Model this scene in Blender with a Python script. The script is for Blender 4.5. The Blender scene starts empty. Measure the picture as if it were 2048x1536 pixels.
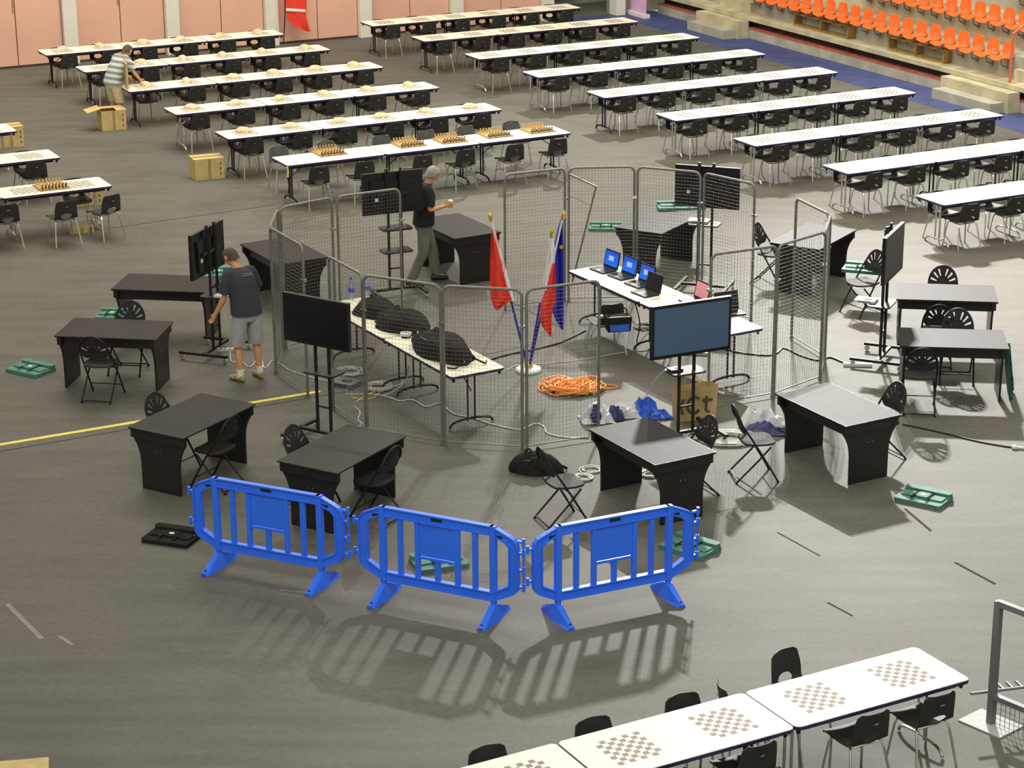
import bpy, bmesh, math, random
from mathutils import Vector, Matrix, Quaternion
random.seed(7)
S = bpy.context.scene
COL = S.collection
R = math.radians
sin, cos, pi = math.sin, math.cos, math.pi
V3 = Vector

# ------------------------------------------------------------ camera
CAM_H, PITCH, ROLL, FPX = 9.254, R(18.58), R(-0.34), 4452.0
cp, sp = cos(PITCH), sin(PITCH)
_fw = V3((0, cp, -sp)); _up = V3((0, sp, cp)); _rt = V3((1, 0, 0))
_r2 = cos(ROLL)*_rt + sin(ROLL)*_up
_u2 = -sin(ROLL)*_rt + cos(ROLL)*_up
cam = bpy.data.cameras.new('camera'); camo = bpy.data.objects.new('camera', cam); COL.objects.link(camo)
cam.sensor_width = 36; cam.lens = 36*FPX/2048; cam.clip_end = 300
m = Matrix((_r2, _u2, -_fw)).transposed().to_4x4(); m.translation = V3((0, 0, CAM_H))
camo.matrix_world = m
S.camera = camo

# ------------------------------------------------------------ light and exposure
S.view_settings.view_transform = 'Standard'; S.view_settings.look = 'None'
S.view_settings.gamma = 1; S.view_settings.use_curve_mapping = False
S.view_settings.exposure = 0.0
wd = bpy.data.worlds.new('hall_ambience'); S.world = wd; wd.use_nodes = True
wb = wd.node_tree.nodes['Background']; wb.inputs[0].default_value = (1.0, .97, .84, 1); wb.inputs[1].default_value = .55

def spot(name, loc, aim, power, angle, blend, col, size=.12):
    l = bpy.data.lights.new(name, 'SPOT'); l.energy = power; l.spot_size = R(angle); l.spot_blend = blend
    l.color = col; l.shadow_soft_size = size
    o = bpy.data.objects.new(name, l); COL.objects.link(o); o.location = loc
    o.rotation_euler = (V3(aim)-V3(loc)).to_track_quat('-Z', 'Y').to_euler()
    return o
WHITE = (1, .97, .92); WARM = (1, .86, .66)
# three stage lamps hung side by side above the far wall, aimed down the hall
for i, dx in enumerate((-.5, 0, .45)):
    spot('stage_lamp', (6.8+dx, 58.0, 18.4+.30*i), (11.6, 21.5, 0), 37000, 43, 1.0, WHITE, .10)
spot('stage_lamp', (4.0, 58.4, 18.5), (4.5, 40.5, 0), 22000, 46, 1.0, WHITE, .12)
def area(name, loc, aim, power, sx, sy, col):
    l = bpy.data.lights.new(name, 'AREA'); l.shape = 'RECTANGLE'; l.size = sx; l.size_y = sy; l.energy = power; l.color = col
    o = bpy.data.objects.new(name, l); COL.objects.link(o); o.location = loc
    o.rotation_euler = (V3(aim)-V3(loc)).to_track_quat('-Z', 'Y').to_euler()
area('hall_fill_light', (-6, 42, 17), (-4, 44, 0), 3900, 16, 12, (1, .92, .78))  # unseen overhead area lights, added as warm ambient fill
area('hall_fill_light', (10, 34, 17), (12, 46, 0), 2000, 12, 10, (1, .90, .74))
area('hall_fill_light', (0, 8, 18), (-2, 24, 0), 2000, 10, 8, (1, .96, .86))

# ------------------------------------------------------------ survey frame
ANG = R(26.99)                                   # direction of the table rows, wall and stand
U = V3((cos(ANG), sin(ANG), 0)); VV = V3((-sin(ANG), cos(ANG), 0))
def H(u, v, z=0): return U*u + VV*v + V3((0, 0, z))
def W(px, py, z=0.0):                            # where a sighted point lies at a known height
    d = _fw + _r2*((px-1024)/FPX) - _u2*((py-768)/FPX)
    t = (z-CAM_H)/d.z
    return V3((0, 0, CAM_H)) + d*t

# ------------------------------------------------------------ materials
def mat(name, col, rough=.5, metal=0, spec=.5, noise=None, bump=None, emit=None, alpha=None, trans=0):
    m_ = bpy.data.materials.new(name); m_.use_nodes = True
    nt = m_.node_tree; b = nt.nodes['Principled BSDF']
    b.inputs['Base Color'].default_value = (*col, 1); b.inputs['Roughness'].default_value = rough
    b.inputs['Metallic'].default_value = metal; b.inputs['Specular IOR Level'].default_value = spec
    if trans: b.inputs['Transmission Weight'].default_value = trans
    if noise:
        sc, amt = noise
        tc = nt.nodes.new('ShaderNodeTexCoord'); n = nt.nodes.new('ShaderNodeTexNoise')
        n.inputs['Scale'].default_value = sc; n.inputs['Detail'].default_value = 4
        nt.links.new(tc.outputs['Object'], n.inputs['Vector'])
        r = nt.nodes.new('ShaderNodeValToRGB')
        r.color_ramp.elements[0].position = .3; r.color_ramp.elements[1].position = .7
        r.color_ramp.elements[0].color = (*[c*(1-amt) for c in col], 1)
        r.color_ramp.elements[1].color = (*[min(1, c*(1+amt)) for c in col], 1)
        nt.links.new(n.outputs['Fac'], r.inputs['Fac']); nt.links.new(r.outputs['Color'], b.inputs['Base Color'])
        if bump:
            bp = nt.nodes.new('ShaderNodeBump'); bp.inputs['Strength'].default_value = bump; bp.inputs['Distance'].default_value = .01
            nt.links.new(n.outputs['Fac'], bp.inputs['Height']); nt.links.new(bp.outputs['Normal'], b.inputs['Normal'])
    if emit:
        b.inputs['Emission Color'].default_value = (*emit[0], 1); b.inputs['Emission Strength'].default_value = emit[1]
    return m_
M = {}
M['plastic'] = mat('charcoal plastic', (.030, .030, .028), .55, 0, .3, noise=(18, .12))
M['chrome'] = mat('chrome tube', (.78, .76, .72), .22, 1, noise=(6, .08))
M['blackmetal'] = mat('black painted steel', (.014, .014, .014), .55, 0, .3, noise=(9, .2))
M['desk'] = mat('black brown laminate', (.014, .012, .011), .38, noise=(5, .25))
M['desktop'] = mat('black brown desktop laminate', (.022, .019, .019), .6, 0, .2, noise=(4, .2))
M['deskedge'] = mat('worn desk edging', (.10, .085, .06), .4, noise=(20, .5))
M['fold'] = mat('black chair plastic', (.026, .026, .027), .65, 0, .2, noise=(14, .15))
M['galv'] = mat('galvanised steel', (.22, .215, .195), .5, .45, noise=(15, .2))
M['wire'] = mat('galvanised wire', (.13, .13, .11), .6, .2, noise=(30, .2))
M['blue'] = mat('blue moulded plastic', (.03, .17, 1.0), .38, noise=(3, .08))
M['tvblack'] = mat('gloss black casing', (.010, .010, .012), .28, noise=(4, .2))
M['tvback'] = mat('dark grey casing', (.022, .020, .024), .38, noise=(6, .2))
M['screen_dark'] = mat('switched off screen', (.006, .006, .008), .25, noise=(2, .1))
M['screen_slate'] = mat('screen showing plain slate blue', (.02, .03, .04), .3, emit=((.035, .065, .105), .8), noise=(2, .1))
M['green'] = mat('green nylon cloth', (.065, .20, .15), .7, noise=(20, .2), bump=.3)
M['greendark'] = mat('dark green nylon cloth', (.012, .085, .055), .7, noise=(20, .2), bump=.3)
M['blacknylon'] = mat('black nylon cloth', (.020, .0195, .018), .95, 0, .12, noise=(22, .35), bump=.5)
M['white'] = mat('white plastic', (.75, .75, .72), .4, noise=(8, .05))
M['card'] = mat('brown cardboard', (.52, .40, .17), .8, noise=(7, .12))
M['cardin'] = mat('inside of cardboard', (.34, .25, .10), .85, noise=(7, .12))
M['tape'] = mat('brown packing tape', (.34, .24, .09), .4, noise=(9, .1))
M['bagcloth'] = mat('beige cotton cloth', (.62, .52, .34), .85, noise=(22, .15), bump=.5)
M['orange'] = mat('orange seat plastic', (.86, .16, .022), .45, noise=(5, .08))
M['orangecord'] = mat('orange cord sheath', (.95, .33, .03), .5, noise=(20, .15))
M['concrete'] = mat('pale concrete', (.50, .46, .30), .85, noise=(2.2, .22), bump=.3)
M['concrete2'] = mat('grey concrete riser', (.40, .39, .32), .85, noise=(2.5, .2), bump=.3)
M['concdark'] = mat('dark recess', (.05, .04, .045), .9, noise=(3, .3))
M['redpaint'] = mat('faded red paint', (.42, .12, .07), .7, noise=(4, .25))
M['redrail'] = mat('red painted rail', (.65, .14, .07), .5, noise=(6, .15))
M['bluefloor'] = mat('blue floor paint', (.042, .062, .20), .5, noise=(2, .25))
M['wood'] = mat('varnished wood', (.30, .19, .05), .5, noise=(7, .3))
M['wallpink'] = mat('salmon painted panel', (.72, .42, .31), .7, noise=(.8, .06))
M['wallwhite'] = mat('white painted post', (.72, .70, .62), .6, noise=(2, .05))
M['wallgrey'] = mat('grey green wall', (.30, .32, .26), .8, noise=(.6, .25))
M['mint'] = mat('mint green panel', (.22, .55, .36), .6, noise=(1, .1))
M['red'] = mat('red flag cloth', (.80, .045, .02), .7, noise=(12, .08), bump=.2)
M['flagwhite'] = mat('white flag cloth', (.80, .80, .82), .7, noise=(12, .04), bump=.2)
M['flagblue'] = mat('blue flag cloth', (.03, .03, .42), .7, noise=(12, .1), bump=.2)
M['gold'] = mat('gold finial', (.70, .52, .08), .3, .6, noise=(12, .2))
M['yellow'] = mat('yellow cloth tape', (.80, .66, .10), .6, noise=(12, .1))
M['skin'] = mat('skin', (.62, .31, .15), .55, noise=(10, .08))
M['navytee'] = mat('charcoal navy cotton', (.035, .035, .050), .85, noise=(25, .15), bump=.2)
M['blacktee'] = mat('black cotton', (.006, .006, .008), .85, noise=(25, .2), bump=.2)
M['greyshort'] = mat('light grey cotton twill', (.36, .36, .36), .85, noise=(9, .12), bump=.3)
M['olivetrouser'] = mat('grey olive cotton', (.15, .15, .115), .85, noise=(9, .2), bump=.3)
M['tan'] = mat('tan cotton twill', (.60, .54, .36), .85, noise=(9, .12), bump=.3)
M['hairbrown'] = mat('short brown hair', (.075, .055, .03), .8, noise=(60, .4), bump=.6)
M['hairgrey'] = mat('grey hair', (.34, .33, .29), .8, noise=(60, .4), bump=.6)
M['shoe'] = mat('olive trainer', (.30, .28, .11), .6, noise=(30, .4))
M['shoeblack'] = mat('black shoe leather', (.02, .02, .02), .5, noise=(20, .2))
M['eye'] = mat('dark eye', (.02, .02, .02), .2, noise=(20, .2))
M['wood_light'] = mat('pale wooden square', (.66, .47, .17), .45, noise=(14, .15))
M['wood_dark'] = mat('dark wooden square', (.24, .13, .04), .45, noise=(14, .2))
M['piece_light'] = mat('boxwood', (.74, .50, .12), .4, noise=(30, .15))
M['piece_dark'] = mat('dark stained wood', (.09, .05, .02), .35, noise=(30, .2))
M['cablewhite'] = mat('white cable sheath', (.62, .62, .56), .5, noise=(9, .1))
M['cableblack'] = mat('black cable sheath', (.02, .02, .02), .5, noise=(9, .1))
M['pink'] = mat('pink screen', (.6, .25, .28), .3, noise=(3, .1), emit=((.7, .25, .28), .35))
M['sheetblue'] = mat('blue glossy sheeting', (.03, .12, .62), .3, noise=(6, .2), bump=.4)
M['sheetwhite'] = mat('white crumpled sheeting', (.66, .66, .70), .45, noise=(8, .12), bump=.6)
M['sheetnavy'] = mat('navy print', (.05, .05, .16), .45, noise=(8, .2))
M['paper'] = mat('brown paper', (.50, .38, .17), .8, noise=(8, .12), bump=.3)
M['ink'] = mat('dark print ink', (.07, .06, .035), .6, noise=(9, .2))
M['pet'] = mat('clear bottle plastic', (.75, .88, .92), .08, trans=.85, noise=(4, .05))
M['capblue'] = mat('blue bottle cap', (.04, .04, .55), .4, noise=(9, .1))
M['banner'] = mat('pink banner print', (.75, .45, .68), .5, noise=(1.5, .12))
M['grey'] = mat('grey painted steel', (.16, .16, .17), .45, .2, noise=(6, .12))

def nodes(name):
    m_ = bpy.data.materials.new(name); m_.use_nodes = True
    return m_, m_.node_tree, m_.node_tree.nodes['Principled BSDF']
def mth(nt, op, a, b=None):
    n = nt.nodes.new('ShaderNodeMath'); n.operation = op
    for i, x in enumerate((a, b)):
        if x is None: continue
        if isinstance(x, (int, float)): n.inputs[i].default_value = x
        else: nt.links.new(x, n.inputs[i])
    return n.outputs[0]
def mix(nt, f, a, b):
    n = nt.nodes.new('ShaderNodeMix'); n.data_type = 'RGBA'
    for i, x in ((0, f), (6, a), (7, b)):
        if isinstance(x, tuple): n.inputs[i].default_value = x
        elif isinstance(x, float): n.inputs[i].default_value = x
        else: nt.links.new(x, n.inputs[i])
    return n.outputs[2]
def printed_top(name, with_print):
    m_, nt, b = nodes(name)
    tc = nt.nodes.new('ShaderNodeTexCoord'); sx = nt.nodes.new('ShaderNodeSeparateXYZ'); nt.links.new(tc.outputs['Object'], sx.inputs[0])
    n = nt.nodes.new('ShaderNodeTexNoise'); n.inputs['Scale'].default_value = 3; nt.links.new(tc.outputs['Object'], n.inputs['Vector'])
    base = mix(nt, n.outputs['Fac'], (.76, .72, .58, 1), (.84, .80, .66, 1))
    if with_print:
        X = mth(nt, 'SUBTRACT', mth(nt, 'ABSOLUTE', sx.outputs[0]), .4575)
        X = mth(nt, 'ADD', X, .216); Y = mth(nt, 'ADD', sx.outputs[1], .216)
        cx = mth(nt, 'FLOOR', mth(nt, 'DIVIDE', X, .054)); cy = mth(nt, 'FLOOR', mth(nt, 'DIVIDE', Y, .054))
        par = mth(nt, 'MODULO', mth(nt, 'ABSOLUTE', mth(nt, 'ADD', cx, cy)), 2.0)
        par = mth(nt, 'GREATER_THAN', par, .5)
        def inside(v): return mth(nt, 'MULTIPLY', mth(nt, 'GREATER_THAN', v, 0.0), mth(nt, 'LESS_THAN', v, .432))
        mask = mth(nt, 'MULTIPLY', par, mth(nt, 'MULTIPLY', inside(X), inside(Y)))
        base = mix(nt, mask, base, (.21, .16, .13, 1))
    nt.links.new(base, b.inputs['Base Color']); b.inputs['Roughness'].default_value = .55; b.inputs['Specular IOR Level'].default_value = .15
    return m_
M['top'] = printed_top('cream laminate with printed chess boards', True)
M['topplain'] = printed_top('cream laminate', False)
M['band'] = mat('dark violet edge band', (.035, .022, .085), .4, noise=(9, .2))
# striped polo
m_, nt, b = nodes('striped polo cotton')
tc = nt.nodes.new('ShaderNodeTexCoord'); sx = nt.nodes.new('ShaderNodeSeparateXYZ'); nt.links.new(tc.outputs['Object'], sx.inputs[0])
st = mth(nt, 'GREATER_THAN', mth(nt, 'MODULO', mth(nt, 'ADD', mth(nt, 'MULTIPLY', sx.outputs[2], 8.6), mth(nt, 'MULTIPLY', sx.outputs[1], 2.0)), 1.0), .52)
nt.links.new(mix(nt, st, (.55, .57, .52, 1), (.19, .22, .22, 1)), b.inputs['Base Color']); b.inputs['Roughness'].default_value = .85
M['stripe'] = m_
# laptop screen: blue desktop with a pale window
m_, nt, b = nodes('blue laptop desktop screen')
tc = nt.nodes.new('ShaderNodeTexCoord'); sx = nt.nodes.new('ShaderNodeSeparateXYZ'); nt.links.new(tc.outputs['Object'], sx.inputs[0])
def band(o, lo, hi): return mth(nt, 'MULTIPLY', mth(nt, 'GREATER_THAN', o, lo), mth(nt, 'LESS_THAN', o, hi))
wm = mth(nt, 'MULTIPLY', band(sx.outputs[0], -.07, .05), band(sx.outputs[2], .10, .17))
c1 = mix(nt, mth(nt, 'MULTIPLY', sx.outputs[2], 4.0), (.0, .19, .85, 1), (.02, .06, .62, 1))
em = mix(nt, wm, c1, (.35, .5, .9, 1))
b.inputs['Base Color'].default_value = (0, 0, 0, 1)
nt.links.new(em, b.inputs['Emission Color']); b.inputs['Emission Strength'].default_value = 1.0
M['screenblue'] = m_
M['screen_grey'] = mat('matt grey dark screen', (.07, .07, .065), .6, noise=(2, .1))
# hall floor: worn dark sheet flooring
m_, nt, b = nodes('worn charcoal hall floor')
tc = nt.nodes.new('ShaderNodeTexCoord')
mp = nt.nodes.new('ShaderNodeMapping'); mp.inputs['Rotation'].default_value = (0, 0, -ANG); nt.links.new(tc.outputs['Object'], mp.inputs['Vector'])
n1 = nt.nodes.new('ShaderNodeTexNoise'); n1.inputs['Scale'].default_value = .8; n1.inputs['Detail'].default_value = 9; n1.inputs['Roughness'].default_value = .65; nt.links.new(mp.outputs[0], n1.inputs['Vector'])
mp2 = nt.nodes.new('ShaderNodeMapping'); mp2.inputs['Scale'].default_value = (.35, 2.2, 1); mp2.inputs['Rotation'].default_value = (0, 0, R(14)); nt.links.new(tc.outputs['Object'], mp2.inputs['Vector'])
n2 = nt.nodes.new('ShaderNodeTexNoise'); n2.inputs['Scale'].default_value = 1.6; n2.inputs['Detail'].default_value = 7; nt.links.new(mp2.outputs[0], n2.inputs['Vector'])
n3 = nt.nodes.new('ShaderNodeTexNoise'); n3.inputs['Scale'].default_value = 14; n3.inputs['Detail'].default_value = 8; n3.inputs['Roughness'].default_value = .75; nt.links.new(tc.outputs['Object'], n3.inputs['Vector'])
ca = mix(nt, n1.outputs['Fac'], (.040, .038, .028, 1), (.175, .168, .142, 1))
r1 = nt.nodes.new('ShaderNodeValToRGB'); r1.color_ramp.elements[0].position = .38; r1.color_ramp.elements[1].position = .68
nt.links.new(n2.outputs['Fac'], r1.inputs['Fac'])
cb = mix(nt, mth(nt, 'MULTIPLY', r1.outputs[0], .60), ca, (.150, .145, .122, 1))
r3 = nt.nodes.new('ShaderNodeValToRGB'); r3.color_ramp.elements[0].position = .42; r3.color_ramp.elements[1].position = .62
nt.links.new(n3.outputs['Fac'], r3.inputs['Fac'])
cc = mix(nt, mth(nt, 'MULTIPLY', r3.outputs[0], .38), cb, (.062, .058, .046, 1))
nt.links.new(cc, b.inputs['Base Color'])
rr = mth(nt, 'ADD', mth(nt, 'MULTIPLY', n1.outputs['Fac'], .14), .60)
nt.links.new(rr, b.inputs['Roughness']); b.inputs['Specular IOR Level'].default_value = .3
M['floor'] = m_

# ------------------------------------------------------------ mesh helpers
class B:
    def __init__(s): s.v = []; s.f = []; s.m = []
    def add(s, v, f, mi=0):
        o = len(s.v); s.v += [tuple(x) for x in v]; s.f += [tuple(i+o for i in g) for g in f]; s.m += [mi]*len(f); return s
    def box(s, c, d, rz=0, mi=0, rot=None, taper=1.0):
        hx, hy, hz = d[0]/2, d[1]/2, d[2]/2; vs = []
        q = rot if rot is not None else Matrix.Rotation(rz, 3, 'Z')
        for z in (-1, 1):
            t = taper if z < 0 else 1
            for x, y in ((-1, -1), (1, -1), (1, 1), (-1, 1)):
                vs.append(q @ V3((x*hx*t, y*hy*t, z*hz)) + V3(c))
        return s.add(vs, [(3, 2, 1, 0), (4, 5, 6, 7), (0, 1, 5, 4), (1, 2, 6, 5), (2, 3, 7, 6), (3, 0, 4, 7)], mi)
    def tube(s, path, r, n=6, closed=False, mi=0, flat=None):
        P = [V3(p) for p in path]; N = len(P); vs = []; fs = []
        rs = r if isinstance(r, (list, tuple)) else [r]*N
        prev = None
        for i in range(N):
            if closed: t = (P[(i+1) % N]-P[i-1])
            else: t = P[min(i+1, N-1)]-P[max(i-1, 0)]
            t.normalize()
            if prev is None:
                a = V3((0, 0, 1)) if abs(t.z) < .9 else V3((1, 0, 0)); nrm = (a - t*a.dot(t)).normalized()
            else:
                nrm = (prev - t*prev.dot(t))
                nrm = nrm.normalized() if nrm.length > 1e-6 else prev
            prev = nrm; bn = t.cross(nrm)
            for k in range(n):
                an = 2*pi*k/n + pi/n
                vs.append(P[i] + nrm*cos(an)*rs[i] + bn*sin(an)*rs[i]*(flat or 1))
        for i in range(N if closed else N-1):
            j = (i+1) % N
            for k in range(n):
                k2 = (k+1) % n; fs.append((i*n+k, i*n+k2, j*n+k2, j*n+k))
        if not closed:
            fs.append(tuple(range(n))[::-1]); fs.append(tuple((N-1)*n+k for k in range(n)))
        return s.add(vs, fs, mi)
    def lathe(s, prof, c=(0, 0, 0), n=12, mi=0, sx=1, sy=1):
        c = V3(c); vs = []; fs = []
        for r_, z in prof:
            for k in range(n): vs.append(c+V3((r_*cos(2*pi*k/n)*sx, r_*sin(2*pi*k/n)*sy, z)))
        for i in range(len(prof)-1):
            for k in range(n):
                k2 = (k+1) % n; fs.append((i*n+k, i*n+k2, (i+1)*n+k2, (i+1)*n+k))
        fs.append(tuple(range(n))[::-1]); fs.append(tuple((len(prof)-1)*n+k for k in range(n)))
        return s.add(vs, fs, mi)
    def prism(s, pts, a, b, f=lambda p, h: V3((p[0], p[1], h)), mi=0):   # outline pts swept from a to b through f
        n = len(pts); vs = [f(p, a) for p in pts]+[f(p, b) for p in pts]
        fs = [tuple(range(n))[::-1], tuple(range(n, 2*n))]+[(i, (i+1) % n, (i+1) % n+n, i+n) for i in range(n)]
        return s.add(vs, fs, mi)
    def ring(s, outer, inner, a, b, f, mi=0):                           # two outlines of equal count, with thickness
        n = len(outer); vs = [f(p, a) for p in outer]+[f(p, b) for p in outer]+[f(p, a) for p in inner]+[f(p, b) for p in inner]
        fs = []
        for i in range(n):
            j = (i+1) % n
            fs += [(i, j, j+n, i+n), (j+2*n, i+2*n, i+3*n, j+3*n), (j, i, i+2*n, j+2*n), (i+n, j+n, j+3*n, i+3*n)]
        return s.add(vs, fs, mi)
    def grid(s, pts, nu, nv, th=None, mi=0, skip=()):                   # pts[j*nu+i]; th adds a back face
        n0 = len(pts); vs = list(pts); fs = []
        if th is not None:
            for j in range(nv):
                for i in range(nu):
                    p = V3(pts[j*nu+i])
                    du = V3(pts[j*nu+min(i+1, nu-1)])-V3(pts[j*nu+max(i-1, 0)])
                    dv = V3(pts[min(j+1, nv-1)*nu+i])-V3(pts[max(j-1, 0)*nu+i])
                    nn = du.cross(dv); nn = nn.normalized() if nn.length > 1e-9 else V3((0, 0, 1))
                    vs.append(p-nn*th)
        used = {}
        def e(a, b_):
            k = (min(a, b_), max(a, b_)); used.setdefault(k, []).append((a, b_))
        for j in range(nv-1):
            for i in range(nu-1):
                if (i, j) in skip: continue
                q = (j*nu+i, j*nu+i+1, (j+1)*nu+i+1, (j+1)*nu+i); fs.append(q)
                if th is not None:
                    fs.append(tuple(x+n0 for x in q[::-1]))
                    for k in range(4): e(q[k], q[(k+1) % 4])
        if th is not None:
            for k, l in used.items():
                if len(l) == 1: a, b_ = l[0]; fs.append((b_, a, a+n0, b_+n0))
        return s.add(vs, fs, mi)
    def loft(s, secs, n=12, mi=0, closed_ends=True):                    # secs: (centre, axisA, a, axisB, b)
        vs = []; fs = []
        for c, A, a, Bx, b_ in secs:
            for k in range(n):
                t = 2*pi*k/n; vs.append(V3(c)+V3(A)*a*cos(t)+V3(Bx)*b_*sin(t))
        for i in range(len(secs)-1):
            for k in range(n):
                k2 = (k+1) % n; fs.append((i*n+k, i*n+k2, (i+1)*n+k2, (i+1)*n+k))
        if closed_ends: fs.append(tuple(range(n))[::-1]); fs.append(tuple((len(secs)-1)*n+k for k in range(n)))
        return s.add(vs, fs, mi)
    def blob(s, c, r, seed=0, amp=.18, nu=16, nv=9, mi=0, flatbottom=True, rz=0):
        rnd = random.Random(seed); ph = [rnd.uniform(0, 6.28) for _ in range(8)]; vs = []; fs = []
        for j in range(nv):
            th = pi*j/(nv-1)
            for i in range(nu):
                an = 2*pi*i/nu
                d = 1+amp*(.5*sin(2*an+ph[0]+th)+.4*sin(3*an+ph[1]-2*th)+.35*sin(5*an+ph[2]+3*th)+.3*sin(4*th+ph[3]+an))*sin(th)
                x, y, z = r[0]*d*sin(th)*cos(an), r[1]*d*sin(th)*sin(an), r[2]*d*cos(th)
                if flatbottom: z = max(z, -r[2]*.0) if z < 0 else z
                vs.append(V3((c[0]+x*cos(rz)-y*sin(rz), c[1]+x*sin(rz)+y*cos(rz), c[2]+z)))
        for j in range(nv-1):
            for i in range(nu):
                i2 = (i+1) % nu; fs.append((j*nu+i, (j+1)*nu+i, (j+1)*nu+i2, j*nu+i2))
        return s.add(vs, fs, mi)
    def mesh(s, name, mats, smooth=False):
        me = bpy.data.meshes.new(name); me.from_pydata(s.v, [], s.f)
        for mm in (mats if isinstance(mats, (list, tuple)) else [mats]): me.materials.append(mm)
        if any(s.m): me.polygons.foreach_set('material_index', s.m)
        bm = bmesh.new(); bm.from_mesh(me); bmesh.ops.remove_doubles(bm, verts=bm.verts, dist=1e-6)
        bmesh.ops.recalc_face_normals(bm, faces=bm.faces); bm.to_mesh(me); bm.free()
        if smooth:
            me.polygons.foreach_set('use_smooth', [True]*len(me.polygons))
            try: me.set_sharp_from_angle(angle=R(40))
            except Exception: pass
        return me
    def obj(s, name, mats, parent=None, smooth=False, loc=None, rz=0):
        o = bpy.data.objects.new(name, s.mesh(name, mats, smooth)); COL.objects.link(o)
        if parent is not None: o.parent = parent
        if loc is not None: o.location = loc
        if rz: o.rotation_euler = (0, 0, rz)
        return o

def tag(o, label, cat, group=None, kind=None):
    if label: o['label'] = label
    if cat: o['category'] = cat
    if group: o['group'] = group
    if kind: o['kind'] = kind
    return o
def thing(name, label, cat, loc=(0, 0, 0), rz=0, group=None):
    o = bpy.data.objects.new(name, None); COL.objects.link(o); o.empty_display_size = .1
    o.location = loc; o.rotation_euler = (0, 0, rz)
    return tag(o, label, cat, group)
def struct(name, b_, mats, smooth=False):
    o = b_.obj(name, mats, None, smooth); o['kind'] = 'structure'; return o
KIDS = {}
def kids(o):
    return [c for c in o.children]
def dup(root, loc, rz, label, group=None):
    r = root.copy(); COL.objects.link(r); r.location = loc; r.rotation_euler = (0, 0, rz)
    r['label'] = label
    if group: r['group'] = group
    if root.name not in KIDS: KIDS[root.name] = [(c, list(c.children)) for c in root.children]
    for ch, gs in KIDS[root.name]:
        c = ch.copy(); COL.objects.link(c); c.parent = r
        for g in gs:
            d = g.copy(); COL.objects.link(d); d.parent = c
    return r
class Proto:                                     # the first placing moves the master itself, later ones copy it
    def __init__(s, root): s.root = root; s.used = False
    def put(s, loc, rz, label, group=None):
        if not s.used:
            s.used = True; KIDS[s.root.name] = [(c, list(c.children)) for c in s.root.children]
            s.root.location = loc; s.root.rotation_euler = (0, 0, rz); s.root['label'] = label
            if group: s.root['group'] = group
            return s.root
        return dup(s.root, loc, rz, label, group)
def arc(cx, cy, r, a0, a1, n): return [(cx+r*cos(R(a0+(a1-a0)*i/n)), cy+r*sin(R(a0+(a1-a0)*i/n))) for i in range(n+1)]
def rrect(w, h, r, n=4, cx=0, cy=0):
    p = []
    for sx, sy, a in ((1, 1, 0), (-1, 1, 90), (-1, -1, 180), (1, -1, 270)):
        p += arc(cx+sx*(w/2-r), cy+sy*(h/2-r), r, a, a+90, n)
    return p
XZ = lambda p, h: V3((p[0], h, p[1]))
YZ = lambda p, h: V3((h, p[0], p[1]))
def smooth_path(P, k=6):
    P = [V3(p) for p in P]; out = []
    for i in range(len(P)-1):
        p0, p1, p2, p3 = P[max(i-1, 0)], P[i], P[i+1], P[min(i+2, len(P)-1)]
        for j in range(k):
            t = j/k
            out.append(.5*((2*p1)+(p2-p0)*t+(2*p0-5*p1+4*p2-p3)*t*t+(3*p1-p0-3*p2+p3)*t**3))
    out.append(P[-1]); return out
def words(i): return ('first', 'second', 'third', 'fourth', 'fifth', 'sixth', 'seventh', 'eighth', 'ninth', 'tenth', 'eleventh', 'twelfth', 'thirteenth', 'fourteenth', 'fifteenth', 'sixteenth', 'seventeenth', 'eighteenth', 'nineteenth', 'twentieth')[i]
# ============================================================ THE SETTING
b = B(); c0, c1, c2, c3 = H(-30, -10), H(29.5, -10), H(29.5, 60), H(-30, 60)
b.prism([(p.x, p.y) for p in (c0, c1, c2, c3)], -.3, 0)
floor = struct('floor', b, M['floor'])
def strip(name, a, c, w, z0, z1, mt, parent=None):
    a, c = V3(a), V3(c); d = (c-a).normalized(); n = V3((-d.y, d.x, 0))*w/2
    q = B().prism([tuple((a-n).xy), tuple((c-n).xy), tuple((c+n).xy), tuple((a+n).xy)], z0, z1)
    return q.obj(name, mt, parent)
# joints between floor sheets, scuffs and the blue painted border
M['seam'] = mat('dark floor joint', (.055, .051, .043), .9, 0, .05, noise=(9, .2))
M['scuff'] = mat('pale floor scuff', (.20, .19, .16), .6, noise=(9, .2))
for p, q, w in (((0, 903), (700, 782), .012), ((225, 456), (548, 410), .016), ((940, 560), (1130, 660), .010),
                ((1020, 340), (1180, 410), .008), ((1555, 1065), (1640, 1112), .015), ((1810, 1018), (1862, 1062), .03),
                ((1910, 1125), (1990, 1168), .03), ((1655, 1205), (1705, 1232), .02), ((700, 770), (1060, 690), .01)):
    strip('floor_joint', W(*p), W(*q), w, -.002, .003, M['seam'], floor)
for p, q, w in (((14, 1208), (84, 1278), .05), ((118, 1272), (145, 1290), .04), ((560, 1180), (620, 1186), .03)):
    strip('scuff_mark', W(*p), W(*q), w, -.002, .0025, M['scuff'], floor)
b = B(); b.prism([tuple(H(28.3, 20).xy), tuple(H(29.6, 20).xy), tuple(H(29.6, 49.9).xy), tuple(H(28.3, 49.9).xy)], -.01, .006)
o = b.obj('painted_border', M['bluefloor'], floor)
b = B(); b.prism([tuple(H(26.5, 48.9).xy), tuple(H(28.4, 48.9).xy), tuple(H(28.4, 49.9).xy), tuple(H(26.5, 49.9).xy)], -.01, .005)
b.obj('painted_border', M['bluefloor'], floor)

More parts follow.
